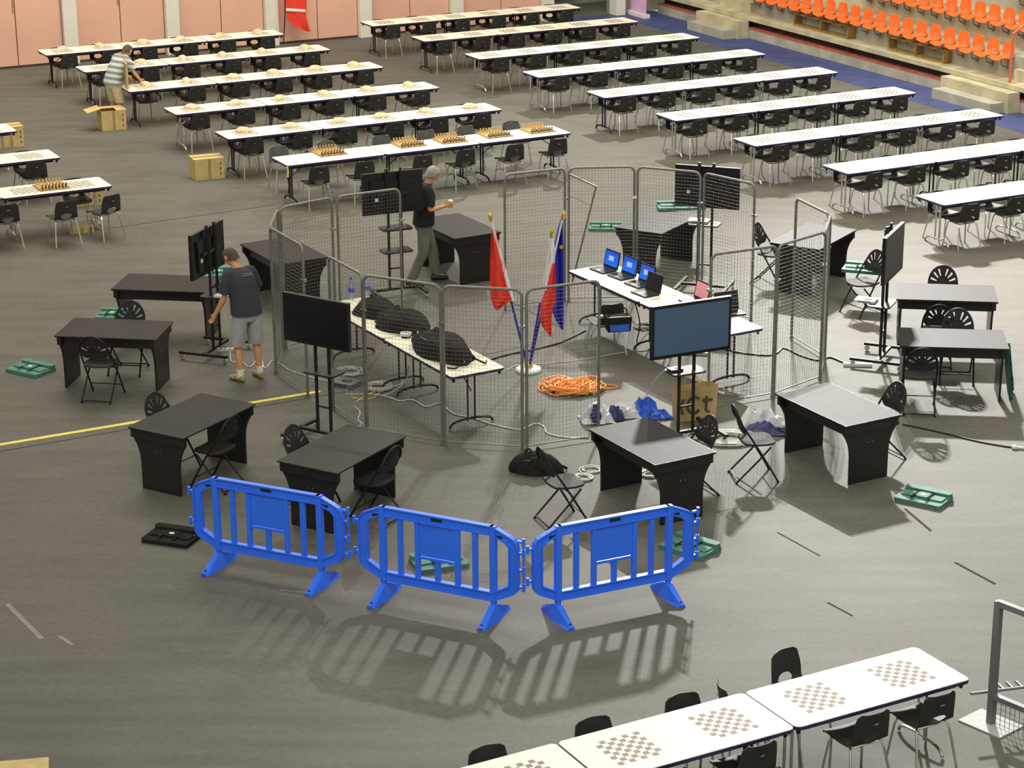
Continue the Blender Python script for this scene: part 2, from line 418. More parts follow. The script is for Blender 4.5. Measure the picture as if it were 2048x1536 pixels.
# far wall: salmon leaves between white posts, an opening at its right end
WV = 49.9
b = B()
def hbox(b_, u0, u1, v0, v1, z0, z1, mi=0):
    return b_.prism([tuple(H(u0, v0).xy), tuple(H(u1, v0).xy), tuple(H(u1, v1).xy), tuple(H(u0, v1).xy)], z0, z1, mi=mi)
hbox(b, 2, 26.55, WV+.14, WV+.34, 0, 8)
hbox(b, 28.4, 34, WV+.05, WV+.34, 0, 8); hbox(b, 26.55, 28.4, WV+.14, WV+.34, 4.5, 8)
wall = struct('wall_back', b, M['wallgrey'])
posts = [9.1, 11.5, 13.95, 16.39, 18.85, 21.28, 23.75, 26.3]
for i, u in enumerate(posts):
    hbox(B(), u, u+.32, WV-.12, WV+.16, 0, 8).obj('wall_post', M['wallwhite'], wall)
    if i < len(posts)-1:
        u0, u1 = u+.34, posts[i+1]-.02; mid = (u0+u1)/2
        for a, c in ((u0, mid-.012), (mid+.012, u1)):
            hbox(B(), a, c, WV+.03, WV+.13, .05, 7.5).obj('wall_panel', M['wallpink'], wall)
        hbox(B(), mid-.05, mid-.03, WV+.0, WV+.031, 1.25, 1.55).obj('latch', M['wood'], wall)
        hbox(B(), u0, u1, WV+.02, WV+.10, 0, .05).obj('wall_sill', M['seam'], wall)
for u in (6.7, 4.3):
    hbox(B(), u, u+.32, WV-.12, WV+.16, 0, 8).obj('wall_post', M['wallwhite'], wall)
    hbox(B(), u+.34, u+1.36, WV+.03, WV+.13, .05, 7.5).obj('wall_panel', M['wallpink'], wall)
    hbox(B(), u+1.38, u+2.38, WV+.03, WV+.13, .05, 7.5).obj('wall_panel', M['wallpink'], wall)
b = B(); hbox(b, 28.35, 28.62, WV-.25, WV+.1, 0, 8); struct('trim_1', b, M['wallwhite'])
b = B(); hbox(b, 24, 30, WV+2.0, WV+2.2, -.3, 6); struct('wall_corridor', b, M['wallgrey'])
b = B(); hbox(b, 26.4, 29, WV, WV+2.1, -.3, -.001); struct('trim_2', b, mat('corridor floor', (.10, .12, .07), .6, noise=(2, .3)))
b = B(); hbox(b, 26.6, 28.3, WV+1.7, WV+1.78, .25, 2.4); tag(b.obj('notice_board', M['mint']), 'mint green panel leaning in the opening at the back', 'panel')

# concrete stand on the right: kerb, recess, walkway slab, seat tiers
SU = 29.49
stand = None
b = B(); hbox(b, SU, SU+.25, 20, WV-.4, 0, .215)
stand = struct('trim_3', b, M['concrete2'])
hbox(B(), SU-.002, SU+.25, 20, WV-.4, .215, .26).obj('painted_stripe', M['redpaint'], stand)
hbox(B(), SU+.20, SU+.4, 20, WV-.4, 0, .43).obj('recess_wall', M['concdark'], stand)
b = B(); hbox(b, SU-.04, SU+1.2, 20, WV+.1, .43, .53); wk = struct('trim_4', b, M['concrete'])
tiers = []
for k in range(5):
    u0 = SU+.42+k*.82; z0 = .53+k*.48
    b = B(); hbox(b, u0, u0+.9, 20, WV+.1, z0-.1 if k else .5, z0+.48); tiers.append(struct('trim_%d' % (5+k), b, M['concrete2'] if k % 2 == 0 else M['concrete']))
# aisle steps up through the tiers, left and right of the seat block
for v0, v1 in ((45.6, 47.0), (33.6, 35.7)):
    for k in range(4):
        u0 = SU+.30+k*.41; z0 = .53+k*.24
        o = hbox(B(), u0, u0+.41*(1.02), v0, v1, z0-.02, z0+.24).obj('aisle_step', M['concrete'], wk)
# loose concrete steps at the kerb
for nm, v0, v1, lab in (('left', 45.1, 47.2, 'concrete step pair by the kerb near the pink banner'), ('right', 35.0, 37.4, 'concrete step pair by the kerb below the red handrail')):
    t = thing('step_block', lab, 'steps', H(SU, (v0+v1)/2), ANG, 'concrete steps up to the stand')
    L = v1-v0
    B().box((-.16, 0, .21), (.30, L*.92, .42)).obj('upper_step', M['concrete'], t)
    B().box((-.475, 0, .105), (.33, L*.8, .21)).obj('lower_step', M['concrete2'], t)
# seats
def seat_proto():
    t = thing('stadium_seat', '', 'seat')
    pts = []; prof = [(.36, .02, .19), (.35, .05, .20), (.24, .045, .205), (.12, .03, .205), (.04, .04, .20), (0, .09, .195), (-.02, .16, .19), (-.035, .26, .185), (-.045, .34, .165), (-.05, .375, .12)]
    nu = 7
    for y, z, w in prof:
        for i in range(nu):
            x = (i/(nu-1)-.5)*2
            cup = .035*x*x
            pts.append((x*w, y+(cup if z > .1 else 0), z+(cup if z <= .1 else 0)))
    B().grid(pts, nu, len(prof), .012, skip=((3, 5), )).obj('seat_shell', M['orange'], t, True)
    b_ = B(); b_.tube([(0, .20, .04), (0, .16, -.10), (0, .0, -.16)], .015, 5); b_.tube([(0, .02, -.20), (0, .0, .0)], .012, 5)
    b_.obj('bracket', M['grey'], t)
    return Proto(t)
sp_ = seat_proto()
for row, (un, v0, n, zz) in enumerate(((SU+.42, 36.05, 20, .93), (SU+1.24, 36.1, 20, 1.42), (SU+2.06, 36.1, 12, 1.86))):
    for i in range(n):
        if row == 1 and i > 12: break
        if row == 2 and i > 3: break
        v = v0+i*.49
        sp_.put(H(un, v, zz-.04 + (0)), ANG+pi/2, 'orange plastic stadium seat, %s from right, %s row of the stand' % (words(i), ('front', 'middle', 'back')[row]), 'orange stadium seats')
# ============================================================ FOLDING TABLES
TL, TW, TH = 1.83, .76, .745
def make_table(metal, topm):
    t = thing('folding_table', '', 'table')
    B().prism(rrect(TL-.012, TW-.012, .05), TH-.028, TH).obj('tabletop', topm, t)
    B().ring(rrect(TL, TW, .055), rrect(TL-.014, TW-.014, .05), TH-.034, TH-.002, lambda p, h: V3((p[0], p[1], h))).obj('edge_band', M['band'], t)
    b_ = B()
    for s in (-1, 1):
        b_.box((0, s*(TW/2-.075), TH-.055), (TL-.24, .025, .045)); b_.box((s*(TL/2-.13), 0, TH-.055), (.025, TW-.17, .045))
    b_.obj('apron_frame', M['blackmetal'], t)
    for s in (-1, 1):
        x = s*(TL/2-.20)
        for q in (-.05, .05): B().tube([(x, q, .07), (x, q, TH-.04)], .014, 6).obj('leg', metal, t)
        pa = [(x, -.30, .012), (x, -.285, .05), (x, -.20, .085), (x, 0, .10), (x, .20, .085), (x, .285, .05), (x, .30, .012)]
        B().tube(smooth_path(pa, 2), .016, 6).obj('foot', metal, t)
        B().tube([(x, 0, .45), (x-s*.34, 0, TH-.05)], .008, 5).obj('brace', metal, t)
        for q in (-1, 1):
            B().lathe([(.014, 0), (.022, .03), (.022, .055)], (s*(TL/2-.06), q*(TW/2-.06), TH-.09), 8).obj('corner_bumper', M['blackmetal'], t)
    return t
TPB, TPC = Proto(make_table(M['blackmetal'], M['top'])), Proto(make_table(M['chrome'], M['top']))
TPP = Proto(make_table(M['blackmetal'], M['topplain']))
def dirs(a): return V3((cos(a), sin(a), 0)), V3((-sin(a), cos(a), 0))
# ============================================================ PLASTIC CHAIRS
def make_chair(metal, pm):
    t = thing('plastic_chair', '', 'chair')
    prof = [(.225, .405, .19), (.215, .43, .205), (.15, .435, .21), (.05, .425, .21), (-.05, .42, .205), (-.12, .425, .20), (-.165, .45, .195), (-.19, .50, .19), (-.203, .56, .19), (-.213, .62, .185), (-.225, .68, .175), (-.235, .725, .165), (-.24, .75, .13)]
    nu = 9; pts = []
    for j, (y, z, w) in enumerate(prof):
        for i in range(nu):
            x = (i/(nu-1)-.5)*2; back = max(0, min(1, (z-.43)/.1))
            yy = y+back*.035*x*x; zz = z+(1-back)*.014*x*x
            X = x*w
            pts.append([X, yy, zz])
    # oval opening low in the back
    hole = set()
    j0, j1, i0, i1 = 6, 8, 2, 6
    for j in range(j0, j1):
        for i in range(i0, i1): hole.add((i, j))
    hc = V3((0, -.195, .505))
    for (i, j) in [(i, j) for j in range(j0, j1+1) for i in range(i0, i1+1) if i in (i0, i1) or j in (j0, j1)]:
        u_ = (i-4)/2; v_ = (j-7); l = math.hypot(u_, v_)
        k = max(abs(u_), abs(v_))/l
        pts[j*nu+i][0] = u_*k*.098; pts[j*nu+i][2] = .492+v_*k*.050
    b_ = B(); b_.grid([tuple(p) for p in pts], nu, len(prof), .010, skip=hole); b_.obj('seat_shell', pm, t, True)
    for s in (-1, 1):
        B().tube(smooth_path([(s*.15, .13, .405), (s*.175, .16, .36), (s*.215, .205, .0)], 3), .0115, 6).obj('leg', metal, t)
        B().tube(smooth_path([(s*.15, -.10, .405), (s*.175, -.135, .36), (s*.215, -.215, .0)], 3), .0115, 6).obj('leg', metal, t)
    b_ = B(); b_.tube([(-.15, .13, .405), (.15, .13, .405)], .011, 6); b_.tube([(-.15, -.10, .405), (.15, -.10, .405)], .011, 6)
    for s in (-1, 1): b_.tube([(s*.15, -.10, .405), (s*.15, .13, .405)], .010, 6)
    b_.obj('seat_frame', metal, t)
    B().box((0, -.238, .655), (.045, .004, .014)).obj('maker_plate', M['chrome'], t)
    return t
CP = Proto(make_chair(M['chrome'], M['plastic']))
CPG = Proto(make_chair(M['chrome'], mat('lighter grey plastic', (.10, .10, .10), .4, noise=(12, .15))))  # same chair with a lighter grey shell, for far-side places

ordw = ('first', 'second', 'third', 'fourth', 'fifth', 'sixth', 'seventh', 'eighth', 'ninth')
third = {3: ('left', 'middle', 'right'), 2: ('left', 'right'), 1: ('only',)}
def row(origin, ang, n, where, chairs=True, front_off=.07, back_off=-.01, mats=None, seed=0, skip_f=(), skip_b=(), i0=0, jit=.02, proto=None, gray=False, names=None):
    dx, dy = dirs(ang); rnd = random.Random(seed)
    for i in range(n):
        c = origin+dx*(TL*(i+i0)+.005*(i+i0)+TL/2)+dy*(TW/2); c.z = 0
        pr = proto or ((TPB, TPC)[mats[i % len(mats)]] if mats else TPC)
        nm = names[i] if names else third[n][i]
        pr.put(c, ang, 'white folding table, %s one in %s' % (nm, where), 'white folding tables')
    if not chairs: return
    for i in range(n*2):
        s = i*TL/2+TL/4+i0*TL
        for side, off, skip in ((0, front_off, skip_f), (1, back_off, skip_b)):
            if i in skip: continue
            j = rnd.uniform(-jit, jit); a = rnd.uniform(-.06, .06)
            if side == 0: p = origin+dx*(s+j)+dy*(-off+.15+rnd.uniform(-jit, jit)/2); rz = ang+a
            else: p = origin+dx*(s+j)+dy*(TW+off-.15+rnd.uniform(-jit, jit)/2); rz = ang+pi+a
            p.z = 0
            (CPG if (gray and side == 1) else CP).put(p, rz, 'black plastic chair, %s from left, %s side of %s' % (ordw[i], ('near', 'far')[side], where), 'black plastic chairs at the tables')
LA = R(26.99)
LO = [(-9.985, 47.696), (-8.79, 45.693), (-7.523, 43.57), (-6.293, 41.317), (-5.043, 39.135), (-3.794, 37.003)]
RO = [(-3.163, 51.23), (-1.892, 49.149), (-.656, 46.929), (.578, 44.83), (1.828, 42.692), (3.047, 40.499), (4.291, 38.311)]
for k, o in enumerate(LO[:5]):
    row(V3((*o, 0)), LA, 3, '%s row from the back, left block' % ordw[k], mats=((0, 0, 0), (0, 0, 0), (0, 0, 0), (1, 0, 0), (0, 1, 0))[k], seed=k, skip_f=(0,) if k == 2 else ())
row(V3((*LO[5], 0)), LA, 3, 'the row with wooden chess boards', proto=TPP, seed=50, front_off=.30, back_off=.62, jit=.09, gray=True)
for k, o in enumerate(RO):
    row(V3((*o, 0)), LA, 3, '%s row from the back, right block' % ordw[k], mats=((0, 0, 0), (0, 0, 0), (1, 0, 0), (1, 1, 0), (0, 1, 1), (1, 0, 0), (1, 0, 1))[k], seed=20+k)
p8, p9 = W(1695.6, 348, TH), W(1887.5, 410.8, TH)
row(p8, LA, 3, 'eighth row from the back, right block', mats=(1, 0, 0), seed=40)
row(p9, LA, 2, 'nearest row of the right block', mats=(1, 1), seed=41)
# tables cut by the left edge of the view
dx, dy = dirs(LA)
for px, nm, n, sd, sf, sb in (((35, 262), 'short row at the left edge, farthest', 1, 60, (0, 1), (0, 1)), ((121.6, 315), 'middle short row at the left edge', 1, 61, (), (0,)), ((225, 372), 'nearest short row at the left edge', 2, 62, (0, 1, 2, 3), (0, 1, 2))):
    fr = W(*px, TH); row(fr-dx*(TL*n), LA, n, nm, mats=(1, 1), seed=sd, skip_f=sf, skip_b=sb)
for (px, py), rz, lab in (((118, 403), LA+.05, 'black plastic chair under the left edge table holding a chess set'), ((203, 392), LA+.35, 'black plastic chair turned slightly, right end of the nearest left edge table'),
                         ((2, 410), LA, 'black plastic chair cut by the left edge of the view')):
    q = W(px, py, .75); q.z = 0; o = CP.put(q+V3((.0, .22, 0)), rz, lab, 'black plastic chairs at the tables')
# near row, bottom right
FA = R(28.7); fdx, fdy = dirs(FA); FO = V3((2.321, 16.41, 0))
for i in range(3):
    c = FO-fdx*(TL+.012)*i+fdx*TL/2+fdy*TW/2; c.z = 0
    (TPC if i == 0 else TPB).put(c, FA, 'white folding table with printed boards, %s of the nearest row' % ('right end', 'middle', 'left end')[i], 'white folding tables')
def nearchair(s, off, rz, lab):
    p = FO+fdx*s+fdy*off; p.z = 0; CP.put(p, rz, lab, 'black plastic chairs at the nearest row')
nearchair(1.42, .15-.04, FA, 'black plastic chair under the near edge, right end of nearest row')
nearchair(.72, .15-.04, FA, 'black plastic chair, near side, second from the right end of nearest row')
nearchair(-.42, .15-.03, FA, 'black plastic chair, near side, third from the right end of nearest row')
nearchair(-1.30, .10, FA, 'black plastic chair, near side, cut by the bottom edge of the view')
nearchair(.80, TW+.29, FA+pi+.22, 'black plastic chair pulled back, whole backrest showing above nearest row')
nearchair(.10, TW+.14, FA+pi+1.25, 'black plastic chair turned sideways behind the joint of the nearest tables')
nearchair(-.50, TW-.00, FA+pi, 'black plastic chair, far side of nearest row, only its top showing left of sideways one')
nearchair(-1.38, TW-.00, FA+pi, 'black plastic chair, far side of nearest row, second top from the left')
nearchair(-2.38, TW-.01, FA+pi, 'black plastic chair, far side of nearest row, leftmost top showing')

# ============================================================ BAGS AND CHESS SETS
def make_bag():
    t = thing('cloth_bag', '', 'bag')
    B().blob((0, 0, .0), (.15, .10, .095), 3, .16, 14, 8).obj('bag_body', M['bagcloth'], t, True)
    B().blob((.11, .03, .02), (.045, .035, .05), 5, .2, 8, 6).obj('gathered_neck', M['bagcloth'], t, True)
    return t
BP = Proto(make_bag())
for k, o in enumerate(LO[:5]):
    o = V3((*o, 0))
    for i in range(6):
        if k == 1 and i == 0: continue
        rnd = random.Random(k*10+i)
        p = o+U*(TL/4+i*TL/2+rnd.uniform(-.04, .04))+VV*(.46+rnd.uniform(-.03, .03)); p.z = TH
        BP.put(p, rnd.uniform(0, 3), 'beige cloth bag, %s place from left on %s row from back' % (ordw[i], ordw[k]), 'beige bags of chess pieces on the left tables')
def piece(name, h, dark):
    b_ = B(); r = .016
    b_.lathe([(r, 0), (r, .008), (r*.55, .02), (r*.45, h*.6), (r*.8, h*.68), (r*.45, h*.75), (r*.75, h*.88), (r*.2, h)], n=7)
    return b_.mesh(name, M['piece_dark' if dark else 'piece_light'], True)
PM = {(k, d): piece('chess_piece', h, d) for k, h in (('pawn', .05), ('major', .085)) for d in (0, 1)}
def chess_board(c, ang, lab, cid, full=True):
    t = thing('chess_board', lab, 'chess board', c, ang, 'wooden chess boards')
    B().box((0, 0, .008), (.50, .50, .016)).obj('frame', M['wood'], t)
    l_, d_ = B(), B()
    for i in range(8):
        for j in range(8): (l_ if (i+j) % 2 else d_).box(((i-3.5)*.056, (j-3.5)*.056, .017), (.056, .056, .003))
    o = l_.obj('pale_squares', M['wood_light'], t); o['kind'] = 'stuff'; o = d_.obj('dark_squares', M['wood_dark'], t); o['kind'] = 'stuff'
    ca, sa = cos(ang), sin(ang)
    for side in (0, 1):
        for r_ in (0, 1):
            for i in range(8):
                x = (i-3.5)*.056; y = ((-3.5+r_) if side else (3.5-r_))*.056
                o = bpy.data.objects.new('chess_piece', PM[('pawn' if r_ else 'major', side)]); COL.objects.link(o)
                o.location = V3(c)+V3((x*ca-y*sa, x*sa+y*ca, .0185))
                tag(o, '%s %s, %s from left in its line, on the %s' % (('pale', 'dark')[side], ('tall chess piece', 'chess pawn')[r_], words(i), cid), 'chess piece', '%s pieces on the %s' % (('pale', 'dark')[side], cid))
o5 = V3((*LO[5], 0))
for s, lab in ((.62, 'leftmost'), (1.62, 'second from left'), (2.26, 'middle'), (3.28, 'second from right'), (4.95-.02, 'rightmost')):
    pass
cb = [((658, 306), 'leftmost'), ((817, 289), 'second'), ((900, 281), 'third'), ((990, 270), 'fourth'), ((1075, 261), 'fifth')]
for (px, py), nm in cb:
    c = W(px, py, TH); chess_board(c, LA, 'wooden chess board with pieces set up, %s from left in its row' % nm.replace('leftmost', 'first'), '%s board from left' % nm.replace('leftmost', 'first'))
chess_board(W(103, 374, TH), LA, 'wooden chess board with pieces set up on left edge table', 'left edge board')
# ============================================================ CARDBOARD BOXES
def carton(px, rz, d, lab, openflap=False, z=0, closed_flap=True):
    t = thing('cardboard_box', lab, 'box', px, rz)
    w, l, h = d; th = .008
    b_ = B()
    for s in (-1, 1):
        b_.box((s*(w/2-th/2), 0, h/2), (th, l, h)); b_.box((0, s*(l/2-th/2), h/2), (w, th, h))
    b_.box((0, 0, th/2), (w, l, th)); b_.obj('box_body', M['card'], t)
    if openflap:
        B().box((-w/2-.13, 0, h+.02), (.28, l*.96, th), rot=Matrix.Rotation(-.25, 3, 'Y')).obj('flap', M['card'], t)
        B().box((w/2-.09, 0, h+.004), (.20, l*.96, th)).obj('flap', M['card'], t)
        B().box((0, l/2-.08, h+.012), (w*.96, .18, th)).obj('flap', M['card'], t)
        B().box((0, -.02, h*.75), (w*.9, l*.9, .01)).obj('box_contents', M['cardin'], t)
    else:
        for s in (-1, 1): B().box((0, s*l/4, h+.004+.002*s), (w, l/2-.004, th)).obj('flap', M['card'], t)
        B().box((0, 0, h+.011), (w+.002, .05, .003)).obj('tape_strip', M['tape'], t)
    B().box((0, -l/2-.001, h*.5), (.05, .003, h)).obj('tape_strip', M['tape'], t)
    for q in range(3): B().box((w*.36, -l/2-.001, h*(.25+.25*q)), (.02, .003, .05)).obj('printed_mark', M['ink'], t)
    return t
def onfloor(px, py): return W(px, py, 0)
carton(onfloor(221, 262)+V3((0, .22, 0)), R(22), (.50, .42, .40), 'open cardboard box with one flap hanging out beside the striped shirt person', True)
carton(onfloor(412, 360)+V3((0, .20, 0)), R(22), (.56, .40, .38), 'closed cardboard box on the floor beside the fifth left row')
carton(onfloor(170, 415)+V3((0, .25, 0)), R(20), (.50, .40, .36), 'closed cardboard box behind the table with one chess set')
carton(onfloor(8, 315)+V3((-.1, 1.0, 0)), R(24), (.50, .40, .40), 'cardboard box behind the farthest left edge table')
carton(onfloor(30, 1634), R(10), (.60, .45, .40), 'cardboard box cut by the bottom left corner of the view')
carton(onfloor(160, 470)+V3((0, .15, 0)), R(20), (.40, .14, .10), 'flat yellowish carton lying under the table with one chess set')
# ============================================================ BLACK DESKS
DL, DW, DH = 1.35, .80, .75
def make_desk(worn):
    t = thing('black_desk', '', 'desk')
    B().box((0, 0, DH-.012), (DL, DW, .024)).obj('desktop', M['desktop'], t)
    B().ring([(-DL/2-.001, -DW/2-.001), (DL/2+.001, -DW/2-.001), (DL/2+.001, DW/2+.001), (-DL/2-.001, DW/2+.001)],
             [(-DL/2+.002, -DW/2+.002), (DL/2-.002, -DW/2+.002), (DL/2-.002, DW/2-.002), (-DL/2+.002, DW/2-.002)], DH-.010, DH+.0006, lambda p, h: V3((p[0], p[1], h))).obj('edging', M['deskedge'] if worn else M['desk'], t)
    prof = [(.38, DH-.024), (.38, DH-.13)]
    for i in range(9):
        a = i/8*pi/2; prof.append((.27+.11*(1-sin(a)), DH-.13-.24*(1-cos(a))/1-.0))
    prof = [(.38, DH-.024), (.38, DH-.13), (.355, DH-.165), (.325, DH-.215), (.30, DH-.275), (.285, DH-.34), (.277, DH-.42), (.275, .20), (.275, 0)]
    out = prof+[(-x, z) for x, z in prof[::-1]]
    for s in (-1, 1):
        B().prism(out, s*(DL/2-.065)-.014, s*(DL/2-.065)+.014, YZ).obj('side_panel', M['desk'], t)
        B().box((s*(DL/2-.038), 0, DH-.078), (.026, DW-.03, .105)).obj('side_rail', M['desk'], t)
        for q in (-.03, .03): B().lathe([(.007, 0), (.006, .004)], n=6).obj('screw_cap', M['chrome'], t, loc=(s*(DL/2-.0508), q, .48)).rotation_euler = (0, s*pi/2, 0)
    B().box((0, -DW/2+.10, DH-.024-.07), (DL-.16, .02, .14)).obj('apron', M['desk'], t)
    return t
DPA, DPB = Proto(make_desk(True)), Proto(make_desk(False))
def desk(p, adeg, lab, worn=False, flip=False):
    (DPA if worn else DPB).put(p, R(adeg)+(pi if flip else 0), lab, 'black match desks')
def mid(p0, ang, l=DL, w=DW):
    dx_, dy_ = dirs(R(ang)); return V3((*p0, 0))+dx_*l/2+dy_*w/2
desk(mid((-5.52, 29.51), -8.3), -8.3, 'black desk with brownish top behind the person in grey shorts')
desk(mid((-5.89, 27.37), -8.2), -8.2, 'black desk with two fan back chairs, green satchel lying left of it', True)
desk(V3((-3.69, 24.25, 0)), 59.5, 'black desk on the yellow tape line, left of the near screen', True, True)
desk(V3((-1.88, 23.12, 0)), 59.5, 'black desk behind the left blue barrier, pale worn edge', True, True)
desk(V3((1.55, 23.30, 0)), -60, 'black desk in front of the lit slate screen', False)
desk(V3((3.79, 24.50, 0)), -60.5, 'black desk with a pale sheen, right of the plastic sheeting', False)
desk(mid((4.89, 26.71), -6.5), -6.5, 'black desk with green satchel leaning at its right end')
desk(mid((5.19, 28.80), -7.5), -7.5, 'black desk farther of the two at the right edge')
desk(V3((4.51, 32.15, 0)), 58.0, 'black desk seen through the right mesh panels by edge on screen', False, True)
desk(V3((2.26, 33.10, 0)), 58.5, 'black desk behind the laptops carrying a green case', False, True)
desk(V3((-.83, 32.88, 0)), 119.5, 'black desk beside the grey haired person in black', False, True)
desk(V3((-3.33, 31.5, 0)), 119.5, 'black desk behind the left mesh panels near the person in grey shorts', False, True)

# ============================================================ FAN BACK FOLDING CHAIRS
def make_fold():
    t = thing('folding_chair', '', 'chair')
    mt = M['fold']
    tilt = .22
    def bk(x, h): return V3((x, -.155-tilt*h*.55, .47+h*.98))          # point on the back plane, h above its foot
    # long frame: front feet, up past the seat to the arch of the back
    path = [(-.215, .235, .012), (-.21, .03, .36), (-.20, -.15, .64)]
    path += [(-.195*cos(a)*1.0, -.185-.085*sin(a)*.9, .66+.235*sin(a)) for a in [i*pi/10 for i in range(1, 10)]]
    path += [(.20, -.15, .64), (.21, .03, .36), (.215, .235, .012)]
    B().tube(smooth_path(path, 2), .0125, 6).obj('back_frame', M['blackmetal'], t, True)
    # backrest: a fan with open slots between its petals
    b_ = B(); nr, na = 5, 23; pts = []
    rad = [.0, .05, .10, .19, .215]
    for j in range(nr):
        for i in range(na):
            a = pi*(i/(na-1)); rx = rad[j]
            x = cos(a)*rx*.93; h = sin(a)*rx*1.10
            y = -.165-.085*(h/.235)-.012*(1-(rx/.215)**2)
            pts.append((x, y, .655+h))
    skip = [(i, 2) for i in (2, 5, 8, 13, 16, 19)]
    b_.grid(pts, na, nr, .008, skip=skip)
    base = []
    for j, zz in enumerate((.655, .615, .585)):
        for i in range(9):
            x = (i/8-.5)*2; w_ = (.20, .185, .13)[j]
            base.append((x*w_, -.165+.006*j-.012*(1-x*x), zz))
    b_.grid(base, 9, 3, .008)
    b_.obj('backrest', mt, t, True)
    # seat
    pts = []; nu = 9; sec = [(-.17, .12, .452), (-.15, .175, .446), (-.05, .205, .438), (.08, .21, .438), (.17, .19, .441), (.215, .13, .436)]
    for y, w_, z in sec:
        for i in range(nu):
            x = (i/(nu-1)-.5)*2; pts.append((x*w_, y, z+.012*x*x))
    B().grid(pts, nu, len(sec), -.022).obj('seat', mt, t, True)
    for s in (-1, 1):
        B().tube([(s*.185, .15, .425), (s*.19, .0, .26), (s*.192, -.245, .012)], .011, 6).obj('rear_leg', M['blackmetal'], t)
        B().lathe([(.016, 0), (.016, .02)], (s*.215, .235, 0), 6).obj('foot_cap', M['blackmetal'], t); B().lathe([(.016, 0), (.016, .02)], (s*.192, -.245, 0), 6).obj('foot_cap', M['blackmetal'], t)
    B().tube([(-.21, .165, .135), (.21, .165, .135)], .008, 5).obj('crossbar', M['blackmetal'], t)
    B().tube([(-.192, -.235, .03), (.192, -.235, .03)], .010, 5).obj('crossbar', M['blackmetal'], t)
    B().tube([(-.205, -.02, .425), (.205, -.02, .425)], .008, 5).obj('seat_pivot', M['blackmetal'], t)
    return t
FP = Proto(make_fold())
def fold(px, py, face, lab, z=.895):
    a = R(face); p = W(px, py, z); p.z = 0; p += V3((cos(a), sin(a), 0))*.26
    return FP.put(p, a-pi/2, lab, 'black fan back folding chairs')
fold(182, 674, 80, 'black fan back folding chair on the near side of the left desk')
fold(262, 602, 262, 'black fan back folding chair between the two left desks, facing the camera')
fold(304, 786, -32, 'black fan back folding chair behind the desk on the yellow tape')
fold(466, 832, 150, 'black fan back folding chair tucked under the desk on the yellow tape')
fold(580, 851, -30, 'black fan back folding chair behind the pale edged desk')
fold(790, 893, 150, 'black fan back folding chair tucked under the pale edged desk')
fold(1080, 896, 22, 'black fan back folding chair beside the dark rucksack on the floor')
fold(1425, 832, 206, 'black fan back folding chair behind the lit slate screen stand')
fold(1467, 810, 8, 'black fan back folding chair side on beside the plastic sheeting')
fold(1800, 765, 208, 'black fan back folding chair partly hidden by the pale sheen desk')
fold(1846, 697, 84, 'black fan back folding chair nearest the right edge, back to camera')
fold(1917, 617, 262, 'black fan back folding chair facing the camera between right desks')
fold(1880, 610, 84, 'black fan back folding chair back to camera between right desks')
fold(1887, 531, 262, 'black fan back folding chair behind the farther right desk')
fold(1512, 446, -28, 'black fan back folding chair left of the mesh covered desk')
fold(1758, 500, 212, 'black fan back folding chair carrying a green and white satchel')

# ============================================================ MESH FENCE PANELS
FHH = 2.0
def make_fence(w):
    t = thing('mesh_fence', '', 'fence')
    x0, x1 = -w/2+.025, w/2-.025
    pa = [(x0, 0, 0), (x0, 0, FHH-.09)]+[(x0+.09-.09*cos(a), 0, FHH-.09+.09*sin(a)) for a in [R(q) for q in (22, 45, 68, 90)]]
    pa += [(x1-.09+.09*sin(a), 0, FHH-.09+.09*cos(a)) for a in [R(q) for q in (0, 22, 45, 68)]]+[(x1, 0, FHH-.09), (x1, 0, 0)]
    B().tube(pa, .019, 7).obj('frame', M['galv'], t, True)
    B().tube([(x0, 0, .05), (x1, 0, .05)], .009, 6).obj('bottom_rail', M['galv'], t)
    b_ = B(); n = int(w/.05)
    for i in range(1, n): b_.tube([(x0+(x1-x0)*i/n, 0, .05), (x0+(x1-x0)*i/n, 0, FHH-.01)], .0016, 3)
    k = 0.10
    while k < FHH-.02: b_.tube([(x0, .004, k), (x1, .004, k)], .0019, 3); k += .05
    o = b_.obj('wire_mesh', M['wire'], t); o['kind'] = 'stuff'
    B().box((x1+.01, 0, 1.55), (.07, .05, .03)).obj('clamp', M['chrome'], t)
    for x in (x0, x1): B().lathe([(.026, 0), (.024, .03)], (x, 0, 0), 7).obj('foot_cap', M['galv'], t)
    return t
FPR = {}
def fence(a, c, lab, w=None):
    a, c = V3((*a, 0)), V3((*c, 0)); w = (c-a).length; key = round(w, 1)
    if key not in FPR: FPR[key] = Proto(make_fence(key))
    FPR[key].put((a+c)/2, math.atan2((c-a).y, (c-a).x), lab, 'galvanised mesh panels around the control desk')
nodesF = dict(a=(-3.13, 28.01), b=(-2.62, 27.07), c=(-2.27, 26.59), d=(-1.78, 25.72), e=(-.84, 25.24), f=(.15, 25.03), g=(1.07, 25.43),
              a2=(-3.12, 29.04), a3=(-2.42, 29.64), a4=(-1.50, 30.13), h=(-.13, 30.89), i=(.82, 31.31), j=(1.8, 31.37), k=(2.73, 30.97), l=(3.42, 30.23),
              r0=(3.86, 29.46), r1=(4.21, 28.49), r2=(4.03, 27.63), r3=(3.35, 26.96), r4=(2.45, 26.53))
